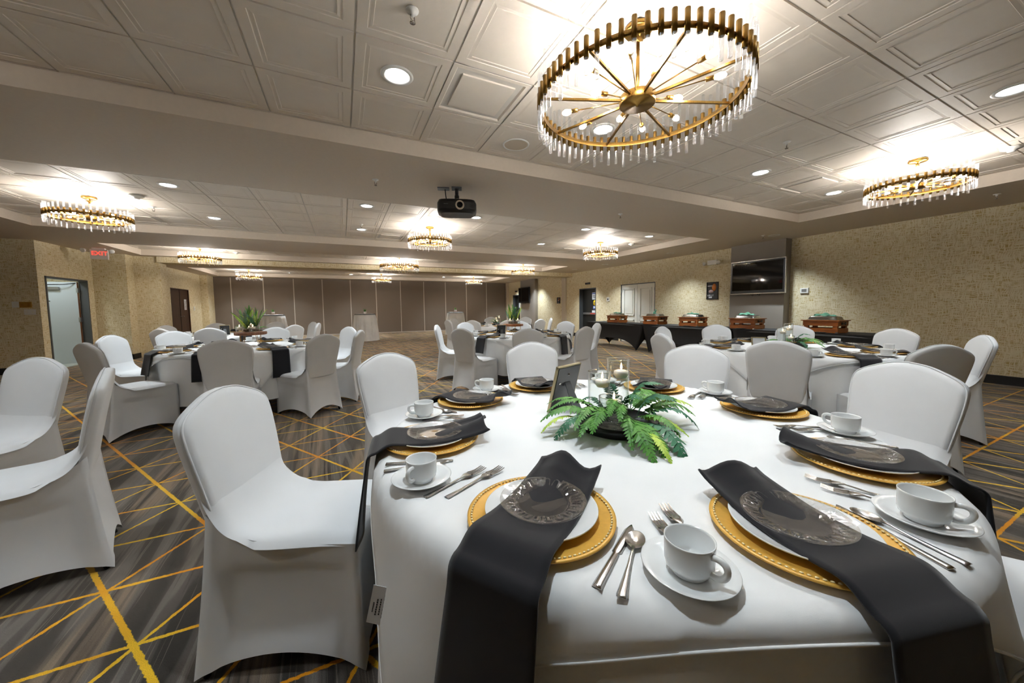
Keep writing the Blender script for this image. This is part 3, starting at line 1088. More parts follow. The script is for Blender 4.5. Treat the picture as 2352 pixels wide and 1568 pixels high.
def chandelier(name, label, x, y, R, drop, nrod, nbulb, detail, power=1.0):
    t = thing(name, label, 'chandelier', (x, y, ZT), group='brass and glass rod chandeliers')
    zr = -drop
    obj('canopy', MB().lathe([(0, .0), (.075, .0), (.078, -.006), (.078, -.022), (.07, -.028), (.015, -.03), (.013, -.05), (0, -.05)], 28), 'brass', t)
    obj('swivel', MB().tube([(-.035, 0, -.055), (.035, 0, -.055)], .008, 8).tube([(0, -.012, -.06), (0, .012, -.06)], .02, 10), 'brass', t)
    obj('stem', MB().tube([(0, 0, -.04), (0, 0, zr + .01)], .011, 12), 'brass', t)
    hr = .18 * R
    obj('hub', MB().lathe([(0, .03), (hr - .005, .03), (hr, .025), (hr, -.018), (hr - .004, -.022), (.008, -.023), (.008, -.03), (0, -.031)], 32, (0, 0, zr)), 'brass', t)
    obj('ring', MB().lathe([(R - .004, -.014), (R, -.014), (R, .014), (R - .004, .014), (R - .004, -.014)], 72, (0, 0, zr + .004)), 'brass', t)
    arm = MB().box(.06, R - .003, -.006, .006, zr - .004, zr + .008)
    me = fixn(arm.mesh('arm', 'brass'))
    for k in range(8):
        inst('arm', me, t, None, (0, 0, PI / 8 + k * PI / 4))
    sc = R / .56
    variants = {}
    for ln_ in (0, 1):
        rb = (.36 if ln_ == 0 else .19) * sc
        socket = MB().tube([(.06, 0, zr + .012), (rb, 0, zr + .03)], .0035, 6).tube([(rb - .008, 0, zr + .03), (rb + .032, 0, zr + .032)], .0125, 10)
        bulb = MB()
        prof = [(0, 0), (.010, .002), (.013, .012), (.018, .03), (.016, .045), (.009, .058), (0, .063)]
        bulb.lathe(prof if detail else prof[::2], 10 if detail else 6).xf(Matrix.Translation((rb + .03, 0, zr + .032)) @ Matrix.Rotation(PI / 2, 4, 'Y'))
        variants[ln_] = (fixn(socket.mesh('bulb_arm', 'brass')), fixn(bulb.mesh('bulb', 'bulb_glow')))
    for k in range(nbulb):
        s_, b_ = variants[1 if k % 3 == 2 else 0]
        a = 2 * PI * (k + .35) / nbulb
        ba = inst('bulb_arm', s_, t, None, (0, 0, a))
        inst('bulb', b_, ba)
    nl = 4 if nbulb > 8 else 3
    for k in range(nl):
        a = 2 * PI * (k + .6) / nl
        ld = bpy.data.lights.new('bulb_light', 'POINT')
        ld.energy = BULB_W * power * nbulb / nl
        ld.color = C_BULB
        ld.shadow_soft_size = .035
        lo = bpy.data.objects.new('bulb_light', ld)
        COL.objects.link(lo)
        lo.parent = t
        lo.location = (.27 * sc * cos(a), .27 * sc * sin(a), zr + .045)
    pat = [(.115, .10), (.085, .075), (.10, .115), (.135, .09)]
    pat = [(u_ * (1 if sc > .9 else .66), d_ * (1 if sc > .9 else .85)) for u_, d_ in pat]
    sl_h = .048 if sc > .9 else .037
    rr = .0102
    slv = fixn(MB().lathe([(rr + .0005, -sl_h), (.0125, -sl_h), (.0125, sl_h), (rr + .0005, sl_h), (rr + .0005, -sl_h)], 12).mesh('sleeve', 'brass'))
    rods = [rod_mesh(rr, sl_h + u_, sl_h + d_) for u_, d_ in pat]
    if detail:
        for k in range(nrod):
            a = 2 * PI * k / nrod
            p = ((R + .012) * cos(a), (R + .012) * sin(a), zr + .01)
            so = inst('sleeve', slv, t, p)
            ro = inst('glass_rod', rods[k % 4], so)
    else:
        ms, mr = MB(), MB()
        for k in range(nrod):
            a = 2 * PI * k / nrod
            p = ((R + .012) * cos(a), (R + .012) * sin(a), zr + .01)
            ms.lathe([(0, -sl_h), (.0125, -sl_h), (.0125, sl_h), (0, sl_h)], 6, p)
            u_, d_ = pat[k % 4]
            mr.lathe([(0, -sl_h - d_), (rr, -sl_h - d_), (rr, sl_h + u_), (0, sl_h + u_)], 6, p)
        obj('sleeves', ms, 'brass', t)['kind'] = 'stuff'
        obj('glass_rods', mr, 'crystal', t)['kind'] = 'stuff'
    return t


chandelier('chandelier', 'large ring chandelier of brass and glass rods over the front table', 1.602, 1.617, .56, .405, 66, 12, True, .75)
chandelier('chandelier', 'large ring chandelier in the narrow tray, centre of the room', 1.65, 11.55, .56, .30, 66, 12, False, 1.5)
for (x, y, ph, det) in [(5.86, 1.69, 'upper right near the right wall', True), (-3.14, 7.10, 'left, beyond the beam', True), (1.61, 7.07, 'centre, right below the projector', True),
                        (5.86, 7.08, 'right of centre over the buffet side', True), (-3.14, 1.62, 'left of the viewpoint', False), (-3.2, 11.55, 'left end of the narrow tray', False), (6.0, 11.55, 'right end of the narrow tray', False),
                        (-3.3, 17.2, 'rear left before the partition', False), (1.65, 17.2, 'rear centre before the partition', False), (6.1, 17.2, 'rear right before the partition', False)]:
    chandelier('chandelier', 'small ring chandelier ' + ph, x, y, .40, .295, 44, 8, det, 1.9 if y > 10 else 1.5 if y > 4 or x > 4 else 1.0)
# __FURNITURE__
# ------------------------------------------------------------------ chairs
def interp(tab, t):
    for (a, va), (b, vb) in zip(tab, tab[1:]):
        if t <= b:
            k = (t - a) / (b - a)
            return va + (vb - va) * k
    return tab[-1][1]


def smooth_loop(pts, n):
    """Catmull-Rom through an open list, n samples per span"""
    out = []
    P = [pts[0]] + list(pts) + [pts[-1]]
    for i in range(1, len(P) - 2):
        p0, p1, p2, p3 = P[i - 1], P[i], P[i + 1], P[i + 2]
        for k in range(n):
            t = k / n
            out.append(tuple(.5 * ((2 * b) + (-a + c) * t + (2 * a - 5 * b + 4 * c - d) * t * t + (-a + 3 * b - 3 * c + d) * t ** 3) for a, b, c, d in zip(p0, p1, p2, p3)))
    out.append(tuple(pts[-1]))
    return out


def back_y(z):
    k = (z - .42) / .53
    return -.205 - .075 * k - .03 * k * k


HALF = smooth_loop([(.178, .44), (.196, .58), (.211, .72), (.217, .81), (.211, .862), (.184, .893), (.13, .921), (.065, .945), (.0, .953)], 5)


def chair_meshes():
    out = {}
    # backrest: pillow over the crown outline
    loop = HALF + [(-x, z) for x, z in HALF[-2::-1]]
    n = len(loop)
    cz = .68
    prof = [(1.0, 0.0), (.992, .013), (.97, .022), (.90, .026), (.72, .029), (.45, .031), (.18, .032), (.0001, .032)]
    mb = MB()
    for sgn in (1, -1):
        vs, fs = [], []
        for k, d in prof:
            for (x, z) in loop:
                zz = cz + (z - cz) * k
                vs.append((x * k, back_y(zz) - .026 + sgn * d, zz))
        for i in range(len(prof) - 1):
            for j in range(n - 1):
                fs.append((i * n + j, i * n + j + 1, (i + 1) * n + j + 1, (i + 1) * n + j))
            fs.append((i * n + n - 1, i * n, (i + 1) * n, (i + 1) * n + n - 1))
        mb.add(vs, fs, True)
    out['backrest'] = fixn(mb.mesh('backrest', 'chair_fabric'))
    path = [(x * 1.0, back_y(z) - .012, z) for x, z in loop]
    out['piping'] = fixn(MB().tube(path, .0032, 6).mesh('piping', 'chair_fabric'))
    # seat cushion running up into the back
    top = smooth_loop([(.236, .440), (.232, .466), (.21, .480), (.12, .487), (.0, .486), (-.08, .487), (-.14, .499), (-.185, .530), (-.2145, .585), (-.236, .640), (-.255, .70)], 4)

    def cush(u, v):
        i = v * (len(top) - 1)
        a = top[int(i)]
        s = (u - .5) * 2
        w = .228 - .012 * max(0, (.45 - v)) if v < .55 else .222 - .02 * (v - .55) / .45
        e = abs(s)
        ex = w * (s if e < .9 else math.copysign(.9 + (e - .9) * .8, s))
        drop = .004 * e * e if e < .75 else .004 * e * e + .026 * ((e - .75) / .25) ** 2.2
        if v > .55:
            return (ex, a[0] - drop * .9, a[1] - drop * .25)
        return (ex, a[0], a[1] - drop)
    hw = sorted((z, x) for x, z in HALF)

    def yfront(x, z):
        h = interp(hw, z)
        k = min(1.0, max(abs(x) / h, (cz - z) / (cz - .44)))
        return back_y(z) - .026 + interp(sorted(prof), k)

    def cush2(u, v):
        x, y, z = cush(u, v)
        w = max(0, min(1, (z - .515) / .13))
        w = w * w * (3 - 2 * w)
        if v > .55:
            y = y + (yfront(x, z) + .002 - .006 * w - y) * w
        return (x, y, z)
    mb = MB().grid(cush2, 24, len(top) - 1)
    out['seat'] = fixn(mb.mesh('seat', 'chair_fabric'))
    # skirt stretched to the four feet
    tc = [(-.224, .234), (.224, .234), (.197, -.262), (-.197, -.262)]
    bc = [(-.222, .245), (.222, .245), (.218, -.318), (-.218, -.318)]
    NS, NR = 20, 20

    def edge(c, u):
        i = int(u * 4) % 4
        s = u * 4 - int(u * 4)
        a, b = c[i], c[(i + 1) % 4]
        return a[0] + (b[0] - a[0]) * s, a[1] + (b[1] - a[1]) * s, s, i

    def sst(x, a, b):
        x = max(0, min(1, (x - a) / (b - a)))
        return x * x * (3 - 2 * x)

    def skirt(u, v):
        tx, ty, s, i = edge(tc, u)
        bx, by, _, _ = edge(bc, u)
        arch = sin(PI * s) ** .8
        hem = .006 + (.085, .075, .095, .075)[i] * arch
        rear = (0, s, 1, 1 - s)[i]
        ztop = .462 + .105 * rear ** 5
        z = ztop + (hem - ztop) * v
        k = v ** 1.25
        x = tx + (bx - tx) * k
        y = ty + (by - ty) * k
        # fabric taut over the frame, slack inside it
        dr = (1 - rear) - (.10 + .16 * max(0, (.45 - v) / .45) ** 2) if i in (1, 3) else min(s, 1 - s) - .08
        df = rear - .06 if i in (1, 3) else 9
        dv = v - .17 - .10 * rear
        inside = sst(min(dr, df), 0, .07) * sst(dv, 0, .06)
        pull = .026 * arch * sin(PI * min(1, v * 1.02)) ** .9 + (.010 * inside if i != 2 else .004 * inside)
        if i == 0:
            y -= pull
        elif i == 1:
            x -= pull
        elif i == 2:
            y += pull * 1.6
        else:
            x += pull
        return (x, y, z)
    mb = MB().grid(skirt, NS * 4, NR, wrap=True)
    out['skirt'] = fixn(mb.mesh('skirt', 'chair_fabric'))
    out['seam'] = fixn(MB().tube([skirt((k % (NS * 4)) / (NS * 4), 0) for k in range(NS * 2 + 1 + NS, NS * 5 + NS + 1 - NS)], .0026, 6).mesh('seat_seam', 'chair_fabric')) if False else None
    for nm, (fx, fy, tx, ty) in dict(f=(.200, .228, .17, .17), r=(.196, -.292, .16, -.17)).items():
        out['leg_' + nm] = fixn(MB().tube([(fx, fy, 0.0), (tx, ty, .43)], [.011, .013], 8).mesh('leg', 'black_plastic'))
    return out


CH = chair_meshes()


def make_chair(label, loc, rz):
    t = thing('banquet_chair', label, 'chair', loc, rz, 'white covered banquet chairs')
    b = inst('backrest', CH['backrest'], t)
    inst('piping', CH['piping'], b)
    inst('seat', CH['seat'], t)
    inst('skirt', CH['skirt'], t)
    for nm in ('leg_f', 'leg_r'):
        inst('leg', CH[nm], t)
        inst('leg', CH[nm], t, None, None, (-1, 1, 1))
    return t


# ------------------------------------------------------------------ table linen
TR = .895
ZTOP = .762


def under_cloth(seed, hem=.20, r=TR, ztop=ZTOP - .004, nf=17, amp=.045, nth=180):
    rn = random.Random(seed)
    ph = [rn.uniform(0, 2 * PI) for _ in range(6)]

    def wave(t, d):
        a = sin(nf * t + ph[0] + .8 * sin(2 * t + ph[1]))
        b = sin((nf * .55) * t + ph[2] + sin(3 * t + ph[3]))
        return (.6 * a + .5 * b) * amp * min(1, d / .35) ** 1.1

    def fn(u, v):
        t = 2 * PI * u
        if v <= .3:
            rr = (r - .012) * v / .3
            return (rr * cos(t), rr * sin(t), ztop)
        if v <= .4:
            k = (v - .3) / .1 * PI / 2
            rr = r - .012 + .012 * sin(k)
            return (rr * cos(t), rr * sin(t), ztop - .012 + .012 * cos(k))
        d = (v - .4) / .6 * (ztop - .012 - hem)
        rr = r + .01 + .035 * d + wave(t, d) + .02 * d
        return (rr * cos(t), rr * sin(t), ztop - .012 - d)
    mb = MB().grid(fn, nth, 20, wrap=True)
    return fixn(mb.mesh('tablecloth', 'table_linen'))


def overlay(seed, half=.917, r=TR + .004, ztop=ZTOP):
    rn = random.Random(seed)
    ph = [rn.uniform(0, 2 * PI) for _ in range(4)]
    N = 64

    def fn(u, v):
        x, y = (u * 2 - 1) * half, (v * 2 - 1) * half
        rr = math.hypot(x, y)
        t = math.atan2(y, x)
        if rr < r - .014:
            crs = .0011 if (abs(u * 64 - 24) < .01 or abs(u * 64 - 44) < .01 or abs(v * 64 - 16) < .01 or abs(v * 64 - 36) < .01) else 0
            return (x, y, ztop + .0004 * sin(3 * x + ph[0]) * sin(2 * y) + crs)
        d = rr - (r - .014)
        if d < .022:
            k = d / .022 * PI / 2
            q = r - .014 + .016 * sin(k)
            return (q * cos(t), q * sin(t), ztop - .016 + .016 * cos(k))
        d -= .022
        fold = (sin(9 * t + ph[1]) * .6 + sin(15 * t + ph[2]) * .4) * .022 * min(1, d / .25)
        q = r + .004 + .17 * d + fold + .012
        return (q * cos(t), q * sin(t), ztop - .016 - d)
    mb = MB().grid(fn, N, N)
    me = mb.mesh('overlay_cloth', 'table_linen')
    return fixn(me), fn, N


TABLES = dict(
    main=((.984, 1.085), 'the front table', R_(-24)),
    T2=((-1.18, 5.75), 'the left table with a wood stand', R_(63)),
    T3=((2.80, 5.60), 'the middle table with a wood stand', R_(30)),
    T4=((4.50, 2.20), 'the fern table beside the buffet', R_(60)),
    T5=((-1.95, 8.95), 'the rear left table', R_(20)),
    T6=((3.85, 8.95), 'the rear middle table', R_(10)))
UC = [under_cloth(3, r=TR - .008), under_cloth(11, r=TR - .008)]
OV = [overlay(5), overlay(9)]
for i, (k, ((x, y), ph, rot)) in enumerate(TABLES.items()):
    t = thing('round_table', 'round folding banquet table under the linen of ' + ph, 'table', (x, y, 0), 0, 'round banquet tables')
    obj('table_top', MB().lathe([(0, ZTOP - .03), (TR - .02, ZTOP - .03), (TR - .015, ZTOP - .02), (TR - .02, ZTOP - .008), (0, ZTOP - .008)], 48), 'black_plastic', t)
    for q in range(4):
        an = PI / 4 + q * PI / 2 + rot
        obj('leg', MB().tube([(.62 * cos(an), .62 * sin(an), 0), (.55 * cos(an), .55 * sin(an), ZTOP - .03)], .014, 8), 'frame_grey', t)
    o = inst('tablecloth', UC[i % 2], None, (x, y, 0), (0, 0, i * 1.1))
    tag(o, 'long white round tablecloth hanging from ' + ph, 'tablecloth', 'round white tablecloths')
    me, fn, N = OV[i % 2]
    o = inst('overlay_cloth', me, None, (x, y, .0005), (0, 0, rot))
    solidify(o, .0016)
    tag(o, 'square white overlay cloth with pointed corners on ' + ph, 'tablecloth', 'square white overlay cloths')
    hem = MB()
    hl = [fn(q / N, 0) for q in range(N)] + [fn(1, q / N) for q in range(N)] + [fn(1 - q / N, 1) for q in range(N)] + [fn(0, 1 - q / N) for q in range(N + 1)]
    hem.tube(hl, .0032, 6)
    obj('hem', hem, 'table_linen', o)
    if k == 'main':
        OVM = o

# care label hanging from the overlay of the front table
lb = obj('care_label', MB().box(-.022, .022, -.0006, .0006, -.045, .045), 'paper_white', OVM)
_p = Matrix.Rotation(R_(24), 4, 'Z') @ Vector((.05 - .984, .843 - 1.085, 0))
lb.location = (_p.x, _p.y, .545)
lb.rotation_euler = (R_(-4), R_(12), R_(-28) + R_(24))
lt = MB()
for q, (xx, z0, z1, th) in enumerate(((.012, -.028, .03, .0022), (.003, -.022, .018, .0012), (-.005, -.024, .016, .0014), (-.013, -.018, .006, .0011))):
    for kk in range(7):
        a0 = z0 + (z1 - z0) * kk / 7
        lt.box(xx - th, xx + th, -.0012, -.0006, a0, a0 + (z1 - z0) / 7 * .72)
obj('label_print', lt, 'ink', lb)['kind'] = 'stuff'


# ------------------------------------------------------------------ tableware
def ware():
    W = {}
    # charger with beaded rim
    W['charger'] = fixn(MB().lathe([(0, .004), (.095, .004), (.105, .008), (.150, .013), (.158, .017), (.165, .0165), (.165, .014), (.150, .009), (.10, .0005), (0, .0005)], 72).mesh('charger_plate', 'charger_gold'))
    bd = MB()
    sp = MB().lathe([(0, -.002), (.0026, 0), (.0018, .0018), (0, .0026)], 6)
    for k in range(96):
        a = 2 * PI * k / 96
        bd.join(sp, Matrix.Translation((.1555 * cos(a), .1555 * sin(a), .0172)) @ Matrix.Rotation(a, 4, 'Z') @ Matrix.Diagonal((1, 1.5, .8, 1)))
    W['beads'] = fixn(bd.mesh('beaded_rim', 'charger_bead'))
    W['plate'] = fixn(MB().lathe([(0, .006), (.075, .006), (.085, .009), (.128, .0195), (.133, .0225), (.135, .0225), (.135, .020), (.10, .010), (.075, .001), (.07, 0), (0, 0)], 64).mesh('dinner_plate', 'porcelain'))

    NL = 22
    topp = [(0, .004), (.03, .004), (.054, .004), (.0575, .0045), (.060, .0075), (.0625, .0105), (.065, .0115)]
    topp += [(.065 + .0019 * k, .0115 + .0004 * k) for k in range(1, 17)]
    topp += [(.0975, .0180), (.0985, .0172), (.0975, .0150), (.088, .0105), (.066, .0055), (.060, .0012), (.056, .0003), (0, .0003)]

    def lob(j, t):
        r = topp[j][0]
        if not (7 <= j <= 22):
            return (0, 0)
        ph = (t * NL / (2 * PI)) % 1.0 - .5
        px = ph * 2 * PI * r / NL
        q = r - .066
        if q < .0165:
            d = abs(abs(px) - .0068) if q > .001 else math.hypot(abs(px) - .0068, q - .001)
        else:
            d = abs(math.hypot(px, q - .0165) - .0068)
        return (0, .0032 * math.exp(-(d / .0019) ** 2))
    W['glass_plate'] = fixn(MB().lathe(topp, NL * 14, mod=lob).mesh('glass_plate', 'dish_glass'))
    W['saucer'] = fixn(MB().lathe([(0, .005), (.026, .005), (.028, .006), (.034, .006), (.045, .009), (.066, .016), (.079, .0205), (.080, .0195), (.068, .0125), (.045, .004), (.030, .0005), (0, .0005)], 48).mesh('saucer', 'porcelain'))
    W['cup'] = fixn(MB().lathe([(0, 0), (.028, 0), (.030, .002), (.031, .009), (.0385, .013), (.0405, .020), (.0415, .058), (.0420, .0615), (.0405, .062), (.039, .058), (.0375, .022), (.032, .014), (0, .012)], 44).mesh('cup_body', 'porcelain'))
    hp = smooth_loop([(.0385, 0, .050), (.052, 0, .053), (.063, 0, .049), (.066, 0, .038), (.060, 0, .026), (.050, 0, .020), (.0385, 0, .019)], 4)
    W['handle'] = fixn(MB().tube(hp, .0055, 8).mesh('handle', 'porcelain'))

    def strip(path, th, mat, nm, extra=None):
        mb = MB()
        m = len(path)
        vs = []
        for (s, z, w) in path:
            vs += [(-w / 2, s, z), (-w / 4, s, z + th), (w / 4, s, z + th), (w / 2, s, z)]
        fs = []
        for i in range(m - 1):
            for k in range(3):
                fs.append((i * 4 + k, i * 4 + k + 1, i * 4 + 5 + k, i * 4 + 4 + k))
            fs.append((i * 4, i * 4 + 4, i * 4 + 7, i * 4 + 3))
        fs += [(0, 1, 2, 3), tuple((m - 1) * 4 + k for k in (3, 2, 1, 0))]
        mb.add(vs, fs, True)
        if extra:
            extra(mb)
        return fixn(mb.mesh(nm, mat))
    # along +y = tip direction
    def tines(mb):
        for k in range(4):
            x = -.0105 + .0070 * k
            vs = []
            pts = [(.050, .0072, .0024), (.062, .0052, .0023), (.080, .0042, .0021), (.104, .0080, .0011)]
            for (yy_, zz_, w_) in pts:
                vs += [(x - w_, yy_, zz_), (x + w_, yy_, zz_), (x + w_, yy_, zz_ + .0018), (x - w_, yy_, zz_ + .0018)]
            fs = [(i * 4 + q, i * 4 + (q + 1) % 4, i * 4 + 4 + (q + 1) % 4, i * 4 + 4 + q) for i in range(3) for q in range(4)] + [(0, 1, 2, 3), (12, 13, 14, 15)]
            mb.add(vs, fs, False)
    W['fork_handle'] = strip([(-.10, .001, .017), (-.095, .001, .019), (-.06, .002, .014), (-.02, .004, .0085), (.02, .008, .0065), (.024, .009, .009), (.034, .0088, .022), (.042, .0080, .0265), (.053, .0066, .0265)], .0022, 'steel', 'fork', tines)
    W['knife'] = strip([(-.105, .001, .018), (-.10, .001, .019), (-.05, .001, .0165), (-.008, .001, .0145), (-.004, .001, .012), (.0, .001, .020), (.05, .001, .021), (.08, .001, .020), (.093, .001, .012), (.098, .001, .004)], .004, 'steel', 'knife')

    def bowl(mb):
        b = MB()
        rows = [(0, -.0), (.35, .0006), (.7, .003), (.95, .0065), (1, .008), (.95, .0076), (.65, .0042), (.3, .0018), (0, .0012)]
        b.lathe([(r, z) for r, z in rows], 20)
        mb.join(b, Matrix.Translation((0, .062, .001)) @ Matrix.Diagonal((.019, .029, 1, 1)))
    W['spoon'] = strip([(-.09, .001, .017), (-.085, .001, .019), (-.05, .002, .014), (-.01, .004, .0085), (.02, .008, .006), (.036, .0085, .008)], .0024, 'steel', 'spoon', bowl)
    return W


W = ware()


def napkin_mesh(seed, hang):
    rn = random.Random(seed)
    pa, pb = rn.uniform(0, 6.28), rn.uniform(.5, 1.2)
    ph2 = rn.uniform(0, 6.28)
    edge = TR + .034 - .729
    prof = [(-.195, .045), (-.17, .0355), (-.14, .030), (-.125, .0275), (-.09, .0225), (-.05, .0175), (.0, .0165), (.05, .0175), (.09, .0225), (.125, .0275), (.142, .0275), (.158, .0215), (.176, .010), (edge - .012, .005)]
    prof = smooth_loop(prof, 2)
    for k in range(1, 6):
        a = k / 5 * PI / 2
        prof.append((edge - .012 + .022 * sin(a), .005 - .022 + .022 * cos(a)))
    s0, z0 = prof[-1]
    NH = 12
    for k in range(1, NH + 1):
        d = hang * k / NH
        prof.append((s0 + .018 * sin(d * 6) * .4 + .10 * d, z0 - d))
    m = len(prof)
    NA = 12

    def fn(u, v):
        i = min(m - 1, round(v * (m - 1)))
        s, z = prof[i]
        x = (u - .5)
        w = .172 + .018 * v
        inner = max(0, 1 - v * 3.2)
        wave = .014 * inner * (1 + sin(2 * PI * x * 1.25 + pa * .3 + .6))
        hangk = max(0, (i - (m - NH)) / NH)
        bulge = .010 * hangk * sin(PI * (x + .5) * 1.4 + ph2)
        skew = .02 * hangk * sin(pa)
        if hangk > 0:
            return (x * w * (1 + .06 * hangk) + skew, s + bulge, z)
        return (x * w, s - .012 * inner * sin(2 * PI * x), z + wave + .0012)
    mb = MB().grid(fn, NA, m - 1)
    return fixn(mb.mesh('napkin', 'napkin_black'))


NAPK = [napkin_mesh(k, h) for k, h in enumerate((.27, .30, .25, .22))]


def seat_phrase(c, a):
    base = math.atan2(-c[1], -c[0])
    d = (math.degrees(a - base) + 360) % 360
    names = ['near', 'near right', 'right', 'far right', 'far', 'far left', 'left', 'near left']
    return int((d + 22.5) // 45) % 8, names


def place_setting(key, a, ph_seat, cut=True, cup_rot=None, napk=0, nrot=0.0, dn=0.0):
    (cx, cy), ph, rot = TABLES[key]
    ox, oy = cx + .729 * cos(a), cy + .729 * sin(a)
    out = Vector((cos(a), sin(a), 0))
    rgt = Vector((-sin(a), cos(a), 0))
    rz = a - PI / 2                       # local +y = outward, +x = diner's left... (x = -right)

    def at(u, v, z=0.0):
        p = Vector((ox, oy, ZTOP + .0025 + z)) + rgt * u + out * v
        return tuple(p)
    w = '%s setting of %s' % (ph_seat, ph)
    g = ' on ' + ph
    c = tag(inst('charger_plate', W['charger'], None, at(0, 0), (0, 0, rz)), 'gold charger plate, ' + w, 'charger plate', 'gold charger plates')
    inst('beaded_rim', W['beads'], c)
    tag(inst('dinner_plate', W['plate'], None, at(0, -.002, .0062), (0, 0, rz), (.94, .94, 1)), 'white dinner plate, ' + w, 'plate', 'white dinner plates')
    n = tag(inst('napkin', NAPK[napk % 4], None, at(0, 0, .0015), (0, 0, rz + nrot)), 'black folded napkin, ' + w, 'napkin', 'black folded napkins')
    solidify(n, .0045)
    tag(inst('glass_plate', W['glass_plate'], None, at(0, -.012, .0235), (0, 0, rz)), 'clear pressed glass plate, ' + w, 'plate', 'clear glass plates')
    s = tag(inst('saucer', W['saucer'], None, at(.302, .03), (0, 0, rz)), 'white saucer, ' + w, 'saucer', 'white saucers')
    t = thing('coffee_cup', 'white coffee cup, ' + w, 'cup', at(.302, .03, .0066), a + (R_(60) if cup_rot is None else cup_rot), 'white coffee cups')
    b = inst('cup_body', W['cup'], t)
    inst('handle', W['handle'], b)
    if cut:
        # tips point towards the table centre
        j = lambda k: RND.uniform(-k, k)
        tag(inst('fork', W['fork_handle'], None, at(-.222, -.06), (0, 0, rz + PI - R_(11) + j(.04))), 'steel fork nearer the plate, ' + w, 'fork', 'steel forks')
        tag(inst('fork', W['fork_handle'], None, at(-.270, -.035), (0, 0, rz + PI - R_(11) + j(.04))), 'steel outer fork, ' + w, 'fork', 'steel forks')
        tag(inst('knife', W['knife'], None, at(.178, .035), (0, 0, rz + PI - R_(6) + j(.03))), 'steel knife, ' + w, 'knife', 'steel knives')
        tag(inst('spoon', W['spoon'], None, at(.206, .05), (0, 0, rz + PI + R_(3) + j(.02))), 'steel spoon, ' + w, 'spoon', 'steel spoons')


NM8 = ['near', 'near right', 'right', 'far right', 'far', 'far left', 'left', 'near left']
# front table, angles measured on the photo
MAIN = [(-145, 'front left', None, 1, .0), (-102, 'front right', R_(25), 0, -.05), (167.5, 'left', None, 0, .06), (124.6, 'far left', None, 2, .0), (86.7, 'far', None, 3, -.1),
        (31.4, 'far right', R_(150), 2, .1), (-12.6, 'right', R_(120), 1, .06), (-56.7, 'near right', R_(150), 0, .05)]
for (a, ph, cr, nk, nr) in MAIN:
    place_setting('main', R_(a), ph, True, cr, nk, nr)
OTHER = dict(T2=(-103, 8, True), T3=(-110, 8, True), T4=(-118, 8, True), T5=(-70, 8, False), T6=(-110, 8, False))
for key, (a0, n, cut) in OTHER.items():
    c = TABLES[key][0]
    base = math.atan2(-c[1], -c[0])
    used = set()
    for k in range(n):
        a = R_(a0 + 360 / n * k)
        d = (math.degrees(a - base) + 360 * 3) % 360
        idx = int((d + 22.5) // 45) % 8
        while idx in used:
            idx = (idx + 1) % 8
        used.add(idx)
        if key in ('T5', 'T6') and NM8[idx] in ('far', 'far left') and False:
            continue
        place_setting(key, a, NM8[idx], cut, None, k, RND.uniform(-.12, .12))

# chairs: (table, angle, radius, label phrase, extra turn)
CHAIRS = [('main', 158, 1.19, 'left', 0), ('main', 119, 1.21, 'far left', 0), ('main', 74, 1.23, 'far', 0), ('main', 26, 1.22, 'far right', 0), ('main', -14, 1.24, 'right', 0), ('main', -56, 1.2, 'near right', 0),
          ('T2', -134, 1.13, 'near left', 0), ('T2', 168, 1.13, 'left', 0), ('T2', 137, 1.13, 'far left', 0), ('T2', 85, 1.13, 'far', 0), ('T2', -85, 1.11, 'near', 0), ('T2', -48, 1.13, 'near right', 0), ('T2', -18, 1.13, 'right', 0), ('T2', 30, 1.13, 'far right', 0),
          ('T3', 156, 1.11, 'far left', 0), ('T3', -151, 1.13, 'left', 0), ('T3', -111, 1.13, 'near left', 0), ('T3', 112, 1.13, 'far', 0), ('T3', 62, 1.13, 'far right', 0), ('T3', 20, 1.13, 'right', 0), ('T3', -73, 1.13, 'near', 0), ('T3', -22, 1.11, 'near right', 0),
          ('T4', 161, 1.2, 'left', 0), ('T4', 106, 1.13, 'far left', 0), ('T4', 64, 1.13, 'far', 0), ('T4', 24, 1.1, 'far right', 0), ('T4', -157, 1.13, 'near left', 0), ('T4', -18, 1.1, 'right', 0), ('T4', -119, 1.15, 'near', 0), ('T4', -60, 1.05, 'near right', 0),
          ('T5', -122, 1.13, 'near left', 0), ('T5', 156, 1.13, 'left', 0), ('T5', 118, 1.13, 'far left', 0), ('T5', 72, 1.13, 'far', 0), ('T5', 26, 1.13, 'far right', 0), ('T5', -8, 1.15, 'right', 0), ('T5', -42, 1.15, 'near right', 0), ('T5', -93, 1.13, 'near', 0),
          ('T6', -172, 1.15, 'left', 0), ('T6', -138, 1.13, 'near left', 0), ('T6', 130, 1.13, 'far left', 0), ('T6', -103, 1.13, 'near', 0), ('T6', -66, 1.13, 'near right', 0), ('T6', -25, 1.15, 'right', 0), ('T6', 30, 1.13, 'far right', 0), ('T6', 75, 1.13, 'far', 0)]
for (k, a, r, ph, tw) in CHAIRS:
    (cx, cy), tph, _ = TABLES[k]
    make_chair('white stretch-covered chair, %s seat of %s' % (ph, tph), (cx + r * cos(R_(a)), cy + r * sin(R_(a)), 0), R_(a + 90 + tw))
for (a, ph) in ((19, 'white stretch-covered chair seen from the side, nearer one at the left edge'), (59, 'white stretch-covered chair cut by the left picture edge, further one')):
    make_chair(ph, (-2.57 + 1.22 * cos(R_(a)), 2.01 + 1.22 * sin(R_(a)), 0), R_(a + 90))


